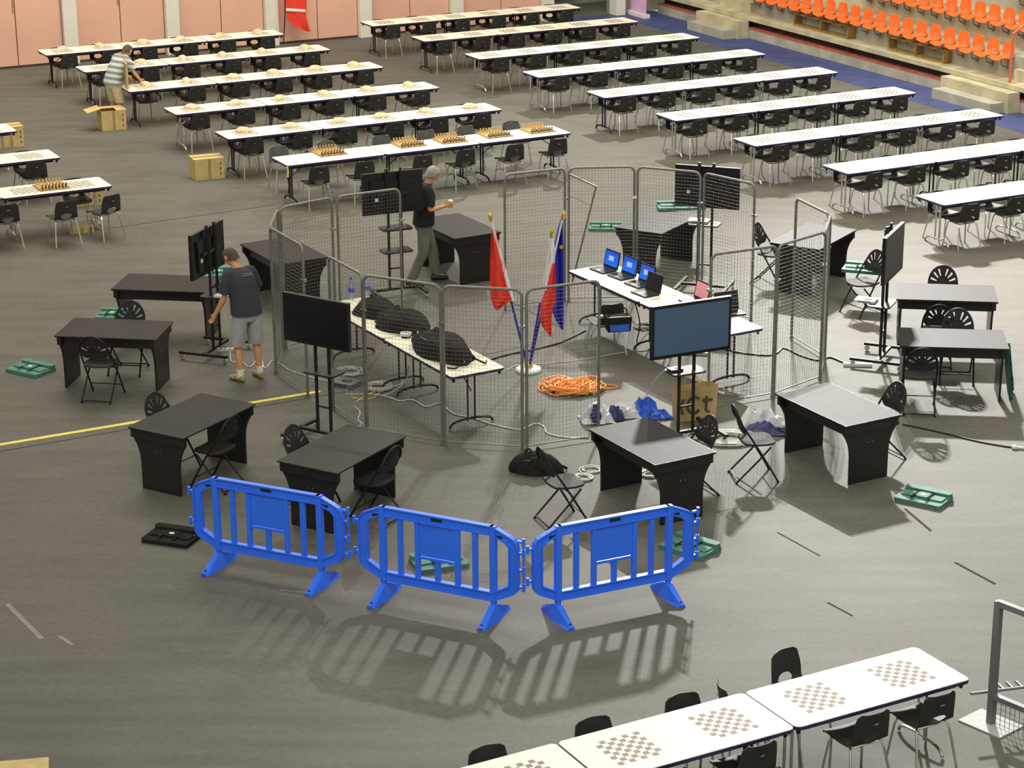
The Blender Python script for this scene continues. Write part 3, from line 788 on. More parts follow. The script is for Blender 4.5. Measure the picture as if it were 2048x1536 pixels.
for x, y, lab in (('a', 'b', 'mesh panel at the left corner, seen nearly edge on'), ('c', 'd', 'mesh panel left of the water bottles, slanting'), ('d', 'e', 'mesh panel in front of the rucksacks'),
                  ('e', 'f', 'mesh panel in front of the red flag'), ('f', 'g', 'mesh panel in front of the white and red flag'), ('a', 'a2', 'mesh panel at far left, top rail sloping steeply'),
                  ('a2', 'a3', 'mesh panel behind the left corner, left of the far screen'), ('a3', 'a4', 'mesh panel in front of the left far screen back'),
                  ('h', 'i', 'mesh panel left of the central back post'), ('i', 'j', 'mesh panel right of the bent stay, above the laptops'), ('j', 'k', 'mesh panel before the green case desk'), ('k', 'l', 'mesh panel in front of the right far screen back'),
                  ('r0', 'r1', 'mesh panel at the right, behind the thick corner post'), ('r1', 'r2', 'mesh panel at the right corner seen nearly edge on'), ('r2', 'r3', 'mesh panel in front of the mesh covered desk'), ('r3', 'r4', 'mesh panel behind the lit slate screen')):
    fence(nodesF[x], nodesF[y], lab)
t = thing('fence_stay', 'bent steel stay leaning from the central back post of the mesh', 'stay', V3((*nodesF['i'], 0)))
B().tube([(0, 0, 1.92), (.40, -.25, 1.78)], .014, 6).obj('upper_arm', M['galv'], t); B().tube([(.40, -.25, 1.79), (.06, -.06, .28)], .014, 6).obj('lower_arm', M['galv'], t)

# ============================================================ BLUE BARRIERS
def make_barrier(L):
    t = thing('crowd_barrier', '', 'barrier'); bl = M['blue']
    hx = L/2-.03
    def outline(ins):
        lx = hx-ins; k = .62*L/1.85*1.0
        zt, zt2, zb, zb2 = 1.0-ins, .925-ins, .20+ins, .285+ins; r = max(.03, .12-ins)
        P = []
        P += [(k, zt), (0, zt), (-k, zt)]
        P += [(-lx+r*1.2, zt2+.02)]+[(-lx+r-r*sin(a), zt2-r+r*cos(a)) for a in [R(q) for q in (15, 40, 65, 90)]]
        P += [(-lx+r-r*cos(a), zb2+r-r*sin(a)) for a in [R(q) for q in (0, 25, 50, 75)]]+[(-k, zb), (0, zb), (k, zb)]
        P += [(lx-r+r*sin(a), zb2+r-r*cos(a)) for a in [R(q) for q in (15, 40, 65, 90)]]
        P += [(lx-r+r*cos(a), zt2-r+r*sin(a)) for a in [R(q) for q in (0, 25, 50, 75)]]+[(lx-r*1.2, zt2+.02)]
        return P
    b_ = B(); b_.ring(outline(.004), outline(.095), -.018, .018, XZ)
    b_.ring(outline(0), outline(.016), -.03, .03, XZ); b_.ring(outline(.085), outline(.10), -.03, .03, XZ)
    b_.obj('frame', bl, t)
    # dark hand openings in the top rail
    for x, z in ((0, .955), (-hx+.23, .895), (hx-.23, .895)):
        for s in (-1, 1): B().prism(rrect(.13, .032, .015, 3, x, z), s*.0185, s*.0205, XZ).obj('hand_hole', M['blackmetal'], t)
    k = .62*L/1.85
    for s in (-1, 1):
        B().box((s*k, 0, .60), (.062, .058, .80)).obj('upright', bl, t)
        b_ = B(); b_.box((s*k, 0, .17), (.055, .045, .16), taper=.9); b_.obj('leg_post', bl, t)
        b_ = B()
        w0, w1 = .045, .02
        vs = [V3((s*k-w0, -.30, 0)), V3((s*k+w0, -.30, 0)), V3((s*k+w0*1.6, 0, 0)), V3((s*k+w0, .30, 0)), V3((s*k-w0, .30, 0)), V3((s*k-w0*1.6, 0, 0)),
              V3((s*k-w1, -.305, .03)), V3((s*k+w1, -.305, .03)), V3((s*k+.032, -.03, .16)), V3((s*k+.032, .03, .16)), V3((s*k+w1, .305, .03)), V3((s*k-w1, .305, .03)), V3((s*k-.032, .03, .16)), V3((s*k-.032, -.03, .16))]
        b_.add(vs, [(5, 4, 3, 2), (5, 2, 1, 0), (0, 1, 7, 6), (3, 4, 11, 10), (6, 7, 8, 13), (12, 9, 10, 11), (13, 8, 9, 12), (1, 2, 8, 7), (2, 3, 10, 9), (2, 9, 8), (4, 5, 12, 11), (5, 0, 6, 13), (5, 13, 12)])
        b_.obj('foot', bl, t)
        for q in (-1, 1): B().lathe([(.012, .0), (.012, .004)], n=8).obj('foot_hole', M['blackmetal'], t, loc=(s*k, q*.27, .0485)).rotation_euler = (-q*.48, 0, 0)
        B().box((s*.42*L/1.85, 0, .585), (.05, .04, .62)).obj('bar', bl, t)
        B().box((s*.225*L/1.85, 0, .585), (.05, .04, .62)).obj('bar', bl, t)
    B().box((0, 0, .41), (.05, .04, .24)).obj('bar', bl, t)
    B().box((0, 0, .715), (.42*L/1.85, .02, .34)).obj('sign_plate', bl, t)
    B().box((0, 0, .525), (.42*L/1.85, .05, .02)).obj('plate_rail', bl, t); B().box((0, 0, .56), (.42*L/1.85, .03, .012)).obj('plate_rail', bl, t)
    for s in (-1, 1):
        for z in ((.40, .58, .76, .88) if s > 0 else (.46, .80)):
            b_ = B(); b_.box((s*(hx+.025), 0, z), (.07, .03, .022)); b_.lathe([(.018, -.04), (.018, .04)], (s*(hx+.055), 0, z), 7); b_.obj('hinge_hook', bl, t)
        if s > 0: B().tube([(hx+.055, 0, .40), (hx+.055, 0, .88)], .010, 6).obj('hinge_rod', bl, t)
    return t
XB = Proto(make_barrier(1.85))
for a, c, lab in (((-3.42, 21.74), (-1.63, 20.90), 'blue plastic crowd barrier, left one, in front of black desk'), ((-1.60, 20.89), (.10, 20.06), 'blue plastic crowd barrier, middle one, green satchel behind it'), ((.15, 20.07), (1.86, 20.86), 'blue plastic crowd barrier, right one')):
    a, c = V3((*a, 0)), V3((*c, 0)); XB.put((a+c)/2, math.atan2((c-a).y, (c-a).x), lab, 'blue crowd barriers in a line')

# ============================================================ SCREENS ON WHEELED STANDS
def tv(px, py, face, lab, screen, size=(1.0, .60), zc=1.42, shelves=(.86,), nub=.34):
    p = W(px, py, 0); a = R(face)
    t = thing('screen_stand', lab, 'screen', p, a-pi/2)                # local +y is where the screen looks
    w, h = size
    for s in (-1, 1): B().tube([(s*.10, -.02, .09), (s*.10, -.02, zc+nub)], .021, 6).obj('pole', M['blackmetal'], t)
    for s in (-1, 1):
        B().box((s*.36, 0, .10), (.045, .72, .035)).obj('base_bar', M['blackmetal'], t)
        for q in (-1, 1):
            c_ = B(); c_.lathe([(.034, -.014), (.034, .014)], n=10); o = c_.obj('caster', M['chrome'], t, loc=(s*.36, q*.32, .04)); o.rotation_euler = (0, pi/2, 0)
    B().box((0, 0, .10), (.72, .05, .035)).obj('crossbeam', M['blackmetal'], t)
    B().box((0, -.02, .42), (.22, .02, .02)).obj('pole_tie', M['blackmetal'], t)
    for z in shelves:
        B().prism(rrect(.46, .30, .06), z-.012, z+.008, lambda p_, q_: V3((p_[0], p_[1]-.05, q_))).obj('shelf', M['blackmetal'], t)
    b_ = B(); b_.box((0, .06, zc), (w, .05, h)); b_.box((0, .03, zc-.02), (w*.78, .05, h*.72), taper=.9)
    b_.obj('casing', M['tvblack'], t)
    B().box((0, .086, zc), (w-.07, .004, h-.08)).obj('display', M[screen], t)
    for s in (-1, 1): B().box((s*.11, -.005, zc+.05), (.04, .03, h*(1.04 if nub > .3 else .7))).obj('mount_arm', M['tvback'], t)
    B().box((0, -.01, zc), (.5, .02, .05)).obj('mount_bar', M['tvback'], t)
    B().box((-w*.28, .003, zc-.08), (.05, .004, .05)).obj('label_sticker', M['white'], t)
    return t, p, a
tv1, p1, a1 = tv(648, 880, 237, 'switched off black screen on a stand, left near one', 'screen_dark', (.98, .60), 1.52, nub=.2)
tv2, p2, a2 = tv(1372, 878, 295, 'screen showing slate blue on a wheeled stand, right near one', 'screen_slate', (1.08, .66), 1.43, nub=.2)
tv3, p3, a3 = tv(432, 708, 160, 'screen seen from behind beside the person in grey shorts', 'screen_dark', (.92, .62), 1.46)
tv4, p4, a4 = tv(792, 590, 113, 'screen back left of the grey haired person, two shelves', 'screen_dark', (.94, .62), 1.55, (.70, 1.04))
tv5, p5, a5 = tv(1408, 583, 71, 'screen back behind the mesh above the green case', 'screen_dark', (.97, .62), 1.58, (1.05,))
tv6, p6, a6 = tv(1766, 722, 336, 'screen seen edge on between the mesh and the right desks', 'screen_grey', (.95, .64), 1.50, (.80,))
# ============================================================ PEOPLE
def skin_mesh(name, verts, edges, radii, root, sub=1):
    me = bpy.data.meshes.new(name+'_base'); me.from_pydata([tuple(v) for v in verts], edges, [])
    o = bpy.data.objects.new(name+'_base', me); COL.objects.link(o)
    sk = o.modifiers.new('s', 'SKIN'); sk.use_smooth_shade = True
    bm = bmesh.new(); bm.from_mesh(me); bm.verts.ensure_lookup_table(); ly = bm.verts.layers.skin.verify()
    for i, v in enumerate(bm.verts):
        r_ = radii[i]; v[ly].radius = (r_, r_) if not isinstance(r_, tuple) else r_; v[ly].use_root = (i == root)
    bm.to_mesh(me); bm.free()
    ss = o.modifiers.new('u', 'SUBSURF'); ss.levels = sub; ss.render_levels = sub
    dg = bpy.context.evaluated_depsgraph_get(); dg.update()
    out = bpy.data.meshes.new_from_object(o.evaluated_get(dg)); out.name = name
    bpy.data.objects.remove(o); bpy.data.meshes.remove(me)
    out.polygons.foreach_set('use_smooth', [True]*len(out.polygons))
    return out
def person(label, loc, rz, J, top, bottom, hair, shoe, shorts, glasses=False, hold=None, socks=False):
    t = thing('person', label, 'person', loc, rz)
    J = {k: (V3(v) if isinstance(v, tuple) else v) for k, v in J.items()}
    vs, rs, es, ix = [], [], [], {}
    def add(k, p, r_, par=None):
        ix[k] = len(vs); vs.append(V3(p)); rs.append(r_)
        if par is not None: es.append((ix[par], ix[k]))
    add('pel', J['pel'], .11)
    add('sp', (J['pel']+J['chest'])/2, .105, 'pel'); add('chest', J['chest'], .115, 'sp')
    nk = J['neck']; add('nk', nk, .058, 'chest'); hd = J['head']; dn = (hd-nk).normalized()
    fd = V3(J.get('look', (0, 1, 0))).normalized(); fd = (fd-dn*fd.dot(dn)).normalized()
    add('nk2', nk+dn*.06, .056, 'nk')
    add('hd0', hd-dn*.05+fd*.015, .074, 'nk2'); add('hd1', hd+dn*.03, .094, 'hd0'); add('hd2', hd+dn*.105-fd*.01, .066, 'hd1')
    for s in 'LR':
        sg = -1 if s == 'L' else 1
        add('sh'+s, J['sh'+s].lerp(J['chest'], .12), .045, 'chest'); add('ue'+s, J['sh'+s].lerp(J['el'+s], .5), .046, 'sh'+s)
        add('el'+s, J['el'+s], .041, 'ue'+s); add('fa'+s, J['el'+s].lerp(J['wr'+s], .4), .040, 'el'+s); add('wr'+s, J['wr'+s], .027, 'fa'+s)
        d = (J['wr'+s]-J['el'+s]).normalized(); hdv = V3(J.get('hd'+s, d)).normalized()
        side = V3(J.get('side'+s, (0, 1, 0))); side = (side-hdv*side.dot(hdv)).normalized(); nrm = hdv.cross(side)
        add('pa'+s, J['wr'+s]+hdv*.055, .030, 'wr'+s)
        for q, (o_, ln) in enumerate(((-.030, .060), (-.010, .074), (.010, .080), (.029, .070))):
            b0 = J['wr'+s]+hdv*.085+side*o_
            add('f%d%s' % (q, s), b0, .0105, 'pa'+s); c_ = J.get('curl', .35)*(1 if sg > 0 else -1)
            add('g%d%s' % (q, s), b0+hdv*ln*.5+nrm*ln*.25*c_, .0095, 'f%d%s' % (q, s)); add('h%d%s' % (q, s), b0+hdv*ln*.85+nrm*ln*.75*c_, .008, 'g%d%s' % (q, s))
        b0 = J['wr'+s]+hdv*.03+side*.036
        add('t0'+s, b0, .012, 'pa'+s); add('t1'+s, b0+hdv*.03+side*.022, .011, 't0'+s); add('t2'+s, b0+hdv*.058+side*.026, .009, 't1'+s)
        add('hp'+s, J['hp'+s], .085, 'pel'); add('th'+s, J['hp'+s].lerp(J['kn'+s], .45), .076, 'hp'+s); add('kn'+s, J['kn'+s], .056, 'th'+s)
        add('cf'+s, J['kn'+s].lerp(J['an'+s], .3)+V3((0, -.012, 0)), .058, 'kn'+s); add('an'+s, J['an'+s], .036, 'cf'+s)
        add('to'+s, J['to'+s], .030, 'an'+s)
    me = skin_mesh('body', vs, es, rs, 0); me.materials.append(M['skin'])
    o = bpy.data.objects.new('body', me); COL.objects.link(o); o.parent = t
    # head details
    sd = fd.cross(dn); fc = hd+fd*.088
    B().loft([(hd+dn*.005+fd*.085, sd, .010, dn, .012), (hd-dn*.012+fd*.115, sd, .014, dn, .012), (hd-dn*.026+fd*.088, sd, .016, dn, .006)], 7).obj('nose', M['skin'], t, True)
    for s in (-1, 1):
        B().loft([(hd+sd*s*.085+dn*.0, fd, .018, dn, .030), (hd+sd*s*.103+dn*.004-fd*.008, fd, .022, dn, .034)], 8).obj('ear', M['skin'], t, True)
        B().loft([(hd+sd*s*.034+dn*.018+fd*.083, sd, .014, dn, .007), (hd+sd*s*.034+dn*.018+fd*.093, sd, .009, dn, .004)], 7).obj('eye', M['eye'], t)
    B().loft([(hd-dn*.050+fd*.078, sd, .022, dn, .005), (hd-dn*.050+fd*.088, sd, .020, dn, .004)], 7).obj('mouth', mat('lip', (.45, .18, .11), .5), t)
    hb = B(); nh = 20; pts = []
    for i in range(9):
        for j in range(nh+1):
            an = 2*pi*j/nh; fr = cos(an)                       # 1 in front, -1 behind
            low = (.055 if fr > .5 else (.03-.085*(.5-fr)/.6 if fr > -.1 else -.055-.03*min(1, -fr)))
            h0 = .122; z = h0+(low-h0)*(i/8)**1.3
            rr = math.sqrt(max(.0, 1-(max(0, z-.012)/.111)**2)) if i else 0
            if z < .012: rr = 1-.9*abs(z-.012)
            pts.append(hd+dn*z+fd*(rr*fr*.107-.010)+sd*(rr*sin(an)*.096))
    hb.grid(pts, nh+1, 9, .012)
    hb.obj('hair', M[hair], t, True)
    if glasses:
        g_ = B()
        for s in (-1, 1): g_.tube([hd+sd*s*.036+dn*.018+fd*.103+sd*.024*cos(a)+dn*.017*sin(a) for a in [i*pi/4 for i in range(8)]], .003, 4, closed=True); g_.tube([hd+sd*s*.06+dn*.02+fd*.10, hd+sd*s*.1+dn*.015], .003, 4)
        g_.obj('glasses', M['eye'], t)
    # clothes
    lat = (J['shR']-J['shL']).normalized(); lh = (J['hpR']-J['hpL']).normalized()
    ax = (nk-J['pel']).normalized(); dep = lat.cross(ax).normalized(); dh = lh.cross(V3((0, 0, 1))).normalized()
    pe, ch = J['pel'], J['chest']
    tp = B()
    sh = (J['shR']+J['shL'])/2
    hem = pe-V3((0, 0, .07))
    secs = [(hem, lh, .222, dh, .165), (pe+ax*.05, lh, .215, dh, .160), (pe.lerp(ch, .5), lat, .208, dep, .155), (ch.lerp(pe, .15), lat, .215, dep, .155), (ch+ax*.06, lat, .225, dep, .145),
            (sh+ax*.005, lat, .205, dep, .112), (sh+ax*.045, lat, .135, dep, .088), (nk.lerp(sh, .2), lat, .072, dep, .066)]
    tp.loft(secs, 20)
    for s in 'LR':
        a, e = J['sh'+s], J['el'+s]; d = (e-a).normalized(); n1 = d.cross(V3((0.31, .2, .9))).normalized(); n2 = d.cross(n1)
        inn = (sh-a).normalized(); a2 = a+inn*.02
        tp.loft([(a2-d*.080+inn*.03, n1, .018, n2, .018), (a2-d*.066+inn*.025, n1, .052, n2, .052), (a2-d*.035+inn*.012, n1, .076, n2, .078), (a2+d*.01, n1, .085, n2, .086), (a.lerp(e, .4), n1, .078, n2, .080), (a.lerp(e, .80), n1, .084, n2, .088), (a.lerp(e, .79), n1, .060, n2, .060)], 14)
    tp.obj('shirt', M[top], t, True)
    if glasses:
        pr = B()
        for zz, w_ in ((.105, .075), (.080, .10)): pr.box(ch+ax*zz+dep*.143+lat*.03, (w_*1.6, .012, .008), rot=Matrix((lat, -dep, ax)).transposed())
        pr.obj('back_print', M['greyshort'], t)
    bt = B(); bt.loft([(pe+V3((0, 0, .06)), lh, .165, dh, .120), (pe, lh, .178, dh, .130), (pe-V3((0, 0, .09)), lh, .182, dh, .135), (pe-V3((0, 0, .16)), lh, .16, dh, .115)], 18)
    for s in 'LR':
        h_, k_, a_ = J['hp'+s], J['kn'+s], J['an'+s]
        X, Y = V3((1, 0, 0)), V3((0, 1, 0))
        if shorts: bt.loft([(h_+V3((0, 0, .05)), X, .088, Y, .110), (h_.lerp(k_, .25), X, .102, Y, .118), (h_.lerp(k_, .7), X, .104, Y, .112), (h_.lerp(k_, 1.05), X, .102, Y, .108), (h_.lerp(k_, 1.04), X, .07, Y, .075)], 14)
        else: bt.loft([(h_+V3((0, 0, .05)), X, .088, Y, .110), (h_.lerp(k_, .3), X, .098, Y, .105), (h_.lerp(k_, .75), X, .086, Y, .090), (k_, X, .080, Y, .084), (k_.lerp(a_, .5), X, .078, Y, .080), (k_.lerp(a_, .92), X, .076, Y, .082), (k_.lerp(a_, .9), X, .05, Y, .05)], 14)
    bt.obj('shorts' if shorts else 'trousers', M[bottom], t, True)
    for s in 'LR':
        a_, o_ = J['an'+s], J['to'+s]; fdv = (o_-a_); fdv.z = 0; fl = fdv.length; fdv.normalize(); sx_ = V3((-fdv.y, fdv.x, 0)); Z = V3((0, 0, 1)); z0 = J.get('z0', 0)
        base = V3((a_.x, a_.y, a_.z-.085))
        B().loft([(base-fdv*.075+Z*.045, sx_, .030, Z, .035), (base-fdv*.05+Z*.05, sx_, .042, Z, .05), (base+fdv*.03+Z*.05, sx_, .046, Z, .05), (base+fdv*.11+Z*.036, sx_, .050, Z, .036), (base+fdv*.17+Z*.03, sx_, .042, Z, .030), (base+fdv*.20+Z*.026, sx_, .018, Z, .018)], 12).obj('shoe', M[shoe], t, True)
        if socks: B().loft([(a_-Z*.03, sx_, .043, fdv, .048), (a_+Z*.03, sx_, .044, fdv, .047), (a_+Z*.075, sx_, .048, fdv, .052)], 12).obj('sock', M['flagwhite'], t, True)
    return t
# man in grey shorts, at the screen on the left
person('person in charcoal t-shirt and grey shorts, back to camera, at the screen stand', V3((-3.46, 27.80, 0)), R(38),
       dict(pel=(0, -.02, .98), chest=(-.01, .07, 1.30), neck=(-.02, .16, 1.50), head=(-.05, .25, 1.62), look=(-.35, .75, -.55), shL=(-.20, .10, 1.43), shR=(.18, .12, 1.42),
            elL=(-.26, .10, 1.13), wrL=(-.33, .22, .90), elR=(.27, .13, 1.14), wrR=(.17, .36, 1.16), hdR=(-.3, .9, .1),
            hpL=(-.095, -.02, .92), hpR=(.095, -.02, .92), knL=(-.13, .04, .50), knR=(.13, .01, .50), anL=(-.14, -.02, .085), anR=(.15, -.04, .085), toL=(-.17, .14, .03), toR=(.17, .13, .03), curl=.5),
       'navytee', 'greyshort', 'hairbrown', 'shoe', True, True, socks=True)
for q in ((0, .03), (-.01, 0)):
    pass
# grey haired person in black with a cup
pb = person('grey haired person in black t-shirt holding a paper cup', V3((-1.28, 32.35, 0)), R(-78),
       dict(pel=(0, -.03, .99), chest=(0, .0, 1.34), neck=(0, .06, 1.56), head=(0, .13, 1.675), look=(0, .85, -.5), shL=(-.19, .0, 1.48), shR=(.19, .0, 1.48),
            elL=(-.25, -.12, 1.20), wrL=(-.23, .02, 1.0), elR=(.24, .02, 1.18), wrR=(.16, .25, 1.21), hdR=(-.1, 1, .15), sideR=(0, 0, 1), sideL=(0, 1, 0),
            hpL=(-.09, -.03, .93), hpR=(.09, -.03, .93), knL=(-.11, .12, .50), knR=(.11, -.06, .50), anL=(-.12, .16, .085), anR=(.12, -.26, .085), toL=(-.13, .32, .03), toR=(.13, -.10, .03), curl=.9),
       'blacktee', 'olivetrouser', 'hairgrey', 'shoeblack', False)
def at_person(o, p): return Matrix.Translation(o.location) @ Matrix.Rotation(o.rotation_euler.z, 4, 'Z') @ V3(p)
t = thing('paper_cup', 'white lidded paper cup held by the grey haired person', 'cup', at_person(pb, (.125, .36, 1.175)))
B().lathe([(.030, 0), (.041, .10)], n=12).obj('cup_wall', M['white'], t, True); B().lathe([(.044, .098), (.044, .108), (.038, .118), (.036, .118)], n=12).obj('lid', M['white'], t, True)
# man in the striped polo, bending over the table
pc = person('person in striped polo shirt and tan shorts leaning over a left table', V3((-7.88, 44.15, 0)), R(-42),
       dict(pel=(0, -.10, .90), chest=(0, .08, 1.17), neck=(0, .24, 1.33), head=(0, .33, 1.42), look=(0, .7, -.7), shL=(-.19, .15, 1.29), shR=(.19, .15, 1.29),
            elL=(-.24, .28, 1.03), wrL=(-.20, .46, .86), elR=(.24, .26, 1.03), wrR=(.18, .46, .84), hpL=(-.09, -.10, .84), hpR=(.09, -.10, .84), knL=(-.11, .0, .46), knR=(.11, -.02, .46),
            anL=(-.12, -.08, .085), anR=(.12, -.10, .085), toL=(-.13, .08, .03), toR=(.13, .06, .03), curl=.5),
       'stripe', 'tan', 'hairbrown', 'shoe', True)
B().box((0, 0, .0), (.03, .30, .52), rz=.3).obj('parcel', M['card'], None)
o = bpy.data.objects['parcel']; o.name = 'rolled_mat'; o.location = W(243, 186, 0)+V3((0, .0, 0)); o.location.z = 1.02
tag(o, 'upright pale cardboard sheet held on the table by the person in striped polo', 'cardboard sheet')
o.location = H(V3((-7.523, 43.57, 0)).dot(U)+.06, V3((-7.523, 43.57, 0)).dot(VV)+.35, TH+.262)
# ============================================================ FLAGS
fb = thing('flag_stand', 'round white foot with brass sockets for three flags, inside the mesh', 'flag stand', W(1057, 742, 0))
B().lathe([(.17, 0), (.175, .02), (.16, .045), (.06, .055)], n=20).obj('foot', M['white'], fb, True)
B().lathe([(.06, .05), (.055, .10), (.04, .12)], n=10).obj('socket', M['gold'], fb, True)
F0 = W(1057, 742, 0)
def flag(tip_px, tip_z, name, label, cloth, shape):
    t = thing(name, label, 'flag', F0+V3((0, 0, 0)))
    tip = W(*tip_px, tip_z)-F0; d = tip.normalized(); L_ = tip.length; base = d*.10
    k1 = base+(tip-base)*.47
    B().tube([base, k1], .016, 7).obj('lower_pole', M['flagblue'], t)
    B().tube([k1, tip-d*.14], .013, 7).obj('upper_pole', M['flagwhite'], t)
    B().tube([tip-d*.15, tip-d*.10, tip-d*.07, tip-d*.04, tip], [.012, .03, .018, .028, .003], 8).obj('finial', M['gold'], t, True)
    cloth(t, base, tip, d)
    return t
def at_y(px, py, Y):
    d = _fw+_r2*((px-1024)/FPX)-_u2*((py-768)/FPX); return V3((0, 0, CAM_H))+d*(Y/d.y)
def cloth_rows(t, name, rows_, Y, mt, amp=.035, fr=9, ph=0, th=.006):
    # hanging cloth: each row gives height and both edges, pleats run down it
    R2 = []
    for k in range(len(rows_)-1):
        for j in range(4):
            q = j/4; R2.append([rows_[k][i]*(1-q)+rows_[k+1][i]*q for i in range(3)])
    R2.append(list(rows_[-1])); pts = []; m_ = 13
    for k, (y, xl, xr) in enumerate(R2):
        for i in range(m_):
            q = i/(m_-1); p = at_y(xl+(xr-xl)*q, y, Y)-F0
            pts.append(p+V3((0, amp*sin(fr*q+ph+k*.05)*min(1, k/6+.2), 0)))
    B().grid(pts, m_, len(R2), th).obj(name, M[mt], t, True)
def cl_red(t, base, tip, d):
    cloth_rows(t, 'red_cloth', [(455, 984, 987), (480, 982, 996), (510, 981, 1003), (535, 980, 1010), (552, 980, 1008), (575, 980, 1014), (599, 981, 1024), (612, 986, 1008), (619, 991, 997)], F0.y-.45, 'red', .05, 8)
    cloth_rows(t, 'white_cloth', [(440, 981, 986), (458, 983, 989), (500, 992, 1001), (540, 1000, 1012), (560, 1004, 1017), (601, 1014, 1029)], F0.y-.40, 'flagwhite', .012, 6)
def cl_pl(t, base, tip, d):
    cloth_rows(t, 'white_cloth', [(476, 1099, 1107), (500, 1097, 1110), (525, 1095, 1110), (550, 1092, 1102), (580, 1089, 1095)], F0.y-.50, 'flagwhite', .03, 8)
    cloth_rows(t, 'red_cloth', [(527, 1102, 1109), (545, 1098, 1110), (575, 1093, 1110), (604, 1084, 1111), (612, 1082, 1106), (640, 1081, 1103), (655, 1086, 1103), (672, 1099, 1103)], F0.y-.52, 'red', .04, 8, 1)
def cl_bl(t, base, tip, d):
    cloth_rows(t, 'blue_cloth', [(437, 1123, 1126), (460, 1116, 1126), (500, 1107, 1127), (550, 1110, 1127), (605, 1111, 1127), (620, 1104, 1127), (640, 1112, 1127), (658, 1124, 1126)], F0.y-.38, 'flagblue', .045, 9, 2)
    B().lathe([(.03, -.003), (.03, .003)], n=5).obj('star', M['gold'], t, loc=at_y(1123, 494, F0.y-.46)-F0).rotation_euler = (pi/2, 0, 0)
flag((978, 424), 2.32, 'red_flag', 'red flag with a white strip at its lower pole edge, leaning left', cl_red, 0)
flag((1106, 456), 2.12, 'white_red_flag', 'white over red flag in the middle of the stand, leaning right', cl_pl, 0)
flag((1129, 420), 2.36, 'blue_flag', 'dark blue flag with a small yellow star, rightmost of the three', cl_bl, 0)
# ============================================================ CONTROL TABLES, LAPTOPS
lf = W(1135, 541, TH); lb = W(1520, 652, TH); dd = lb-lf; diag = dd.length; th_ = math.atan2(dd.y, dd.x)
la = th_-math.atan2(.76, 3.665); la = th_-math.asin(.76/diag) if diag > .76 else th_
dxl, dyl = dirs(la)
for i in range(2):
    c = lf+dxl*(TL*(i+.5)+.005*i)+dyl*TW/2; c.z = 0
    TPP.put(c, la, 'white folding table under the %s, inside the mesh' % ('four open laptops', 'lit slate screen, carrying a pink laptop')[i], 'white tables inside the mesh')
def laptop(p, a, lab, scr):
    t = thing('laptop', lab, 'laptop', p, a, 'laptops on the control table')        # screen at +y side, opens to -y
    B().prism(rrect(.34, .25, .015, 2), 0, .022).obj('base', M['blackmetal'], t)
    b_ = B()
    for i in range(11):
        for j in range(4): b_.box((-.13+.026*i, -.01+.026*j, .0235), (.021, .021, .003))
    o = b_.obj('keyboard', M['tvback'], t); o['kind'] = 'stuff'
    B().box((0, -.075, .0235), (.09, .055, .002)).obj('touchpad', M['grey'], t)
    tl = R(12); q = Matrix.Rotation(-tl, 3, 'X')
    lid = B().box((0, .006, .125), (.34, .012, .25)).obj('lid', M['blackmetal'], t, loc=(0, .125, .02)); lid.rotation_euler = (-tl, 0, 0)
    s_ = B().box((0, -.0015, .13), (.30, .003, .20)).obj('display', scr, t, loc=(0, .125, .02)); s_.rotation_euler = (-tl, 0, 0)
    return t
for (px, py), off, lab, sc in (((1206, 541), 0, 'open laptop with blue screen, farthest left of the four', M['screenblue']), ((1242, 554), 0, 'open laptop with blue screen, second of the four', M['screenblue']),
                            ((1276, 570), 0, 'open laptop with blue screen half hidden by the dark one', M['screenblue']), ((1290, 588), 0, 'open laptop with black screen, nearest of the four', M['screen_dark'])):
    laptop(W(px, py, TH), R(-57), lab, sc)
laptop(W(1385, 605, TH), R(-62), 'laptop with a pink screen just behind the lit slate screen', M['pink'])
laptop(W(1455, 628, TH)+V3((.05, 0, 0)), R(20), 'laptop at the right end of the control table', M['screen_dark'])
# backpack tables
bf = W(641, 608, TH); bb = W(1008, 733, TH); dd = bb-bf
ba = math.atan2(dd.y, dd.x)-math.asin(.76/dd.length); dxb, dyb = dirs(ba)
for i in range(2):
    c = bf+dxb*(TL*(i+.5)+.005*i)+dyb*TW/2; c.z = 0
    TPP.put(c, ba, 'white folding table carrying %s' % ('two dark rucksacks and water bottles', 'one large dark rucksack')[i], 'white tables inside the mesh')
def rucksack(p, a, size, lab, seed, flat=False):
    t = thing('rucksack', lab, 'rucksack', p, a); lx, ly, lz = size
    B().blob((0, 0, 0), (lx/2, ly/2, lz), seed, .16, 22, 11).obj('main_body', M['blacknylon'], t, True)
    B().blob((lx*.12, -ly*.22, lz*.35), (lx*.27, ly*.22, lz*.55), seed+1, .12, 14, 9, flatbottom=False).obj('front_pocket', M['blacknylon'], t, True)
    for s in (-1, 1):
        P = [(lx*.40, s*ly*.14, lz*.35), (lx*.52, s*ly*.18, lz*.25), (lx*.58, s*ly*.30, .02), (lx*.50, s*ly*.42, .012)]
        B().tube(smooth_path(P, 4), .014, 5, flat=.4).obj('shoulder_strap', M['blacknylon'], t)
    B().tube(smooth_path([(-lx*.05, 0, lz*.95), (-lx*.12, .0, lz*1.12), (-lx*.2, 0, lz*.92)], 4), .012, 5).obj('grab_handle', M['blacknylon'], t)
    B().tube(smooth_path([(-lx*.4, -ly*.2, lz*.45), (-lx*.1, -ly*.32, lz*.72), (lx*.3, -ly*.25, lz*.55)], 4), .006, 4).obj('zip', M['galv'], t)
    B().box((lx*.50, -ly*.05, lz*.22), (.03, .02, .02)).obj('buckle', M['chrome'], t)
    return t
def onb(s, v, z=TH):
    p = bf+dxb*s+dyb*v; p.z = z; return p
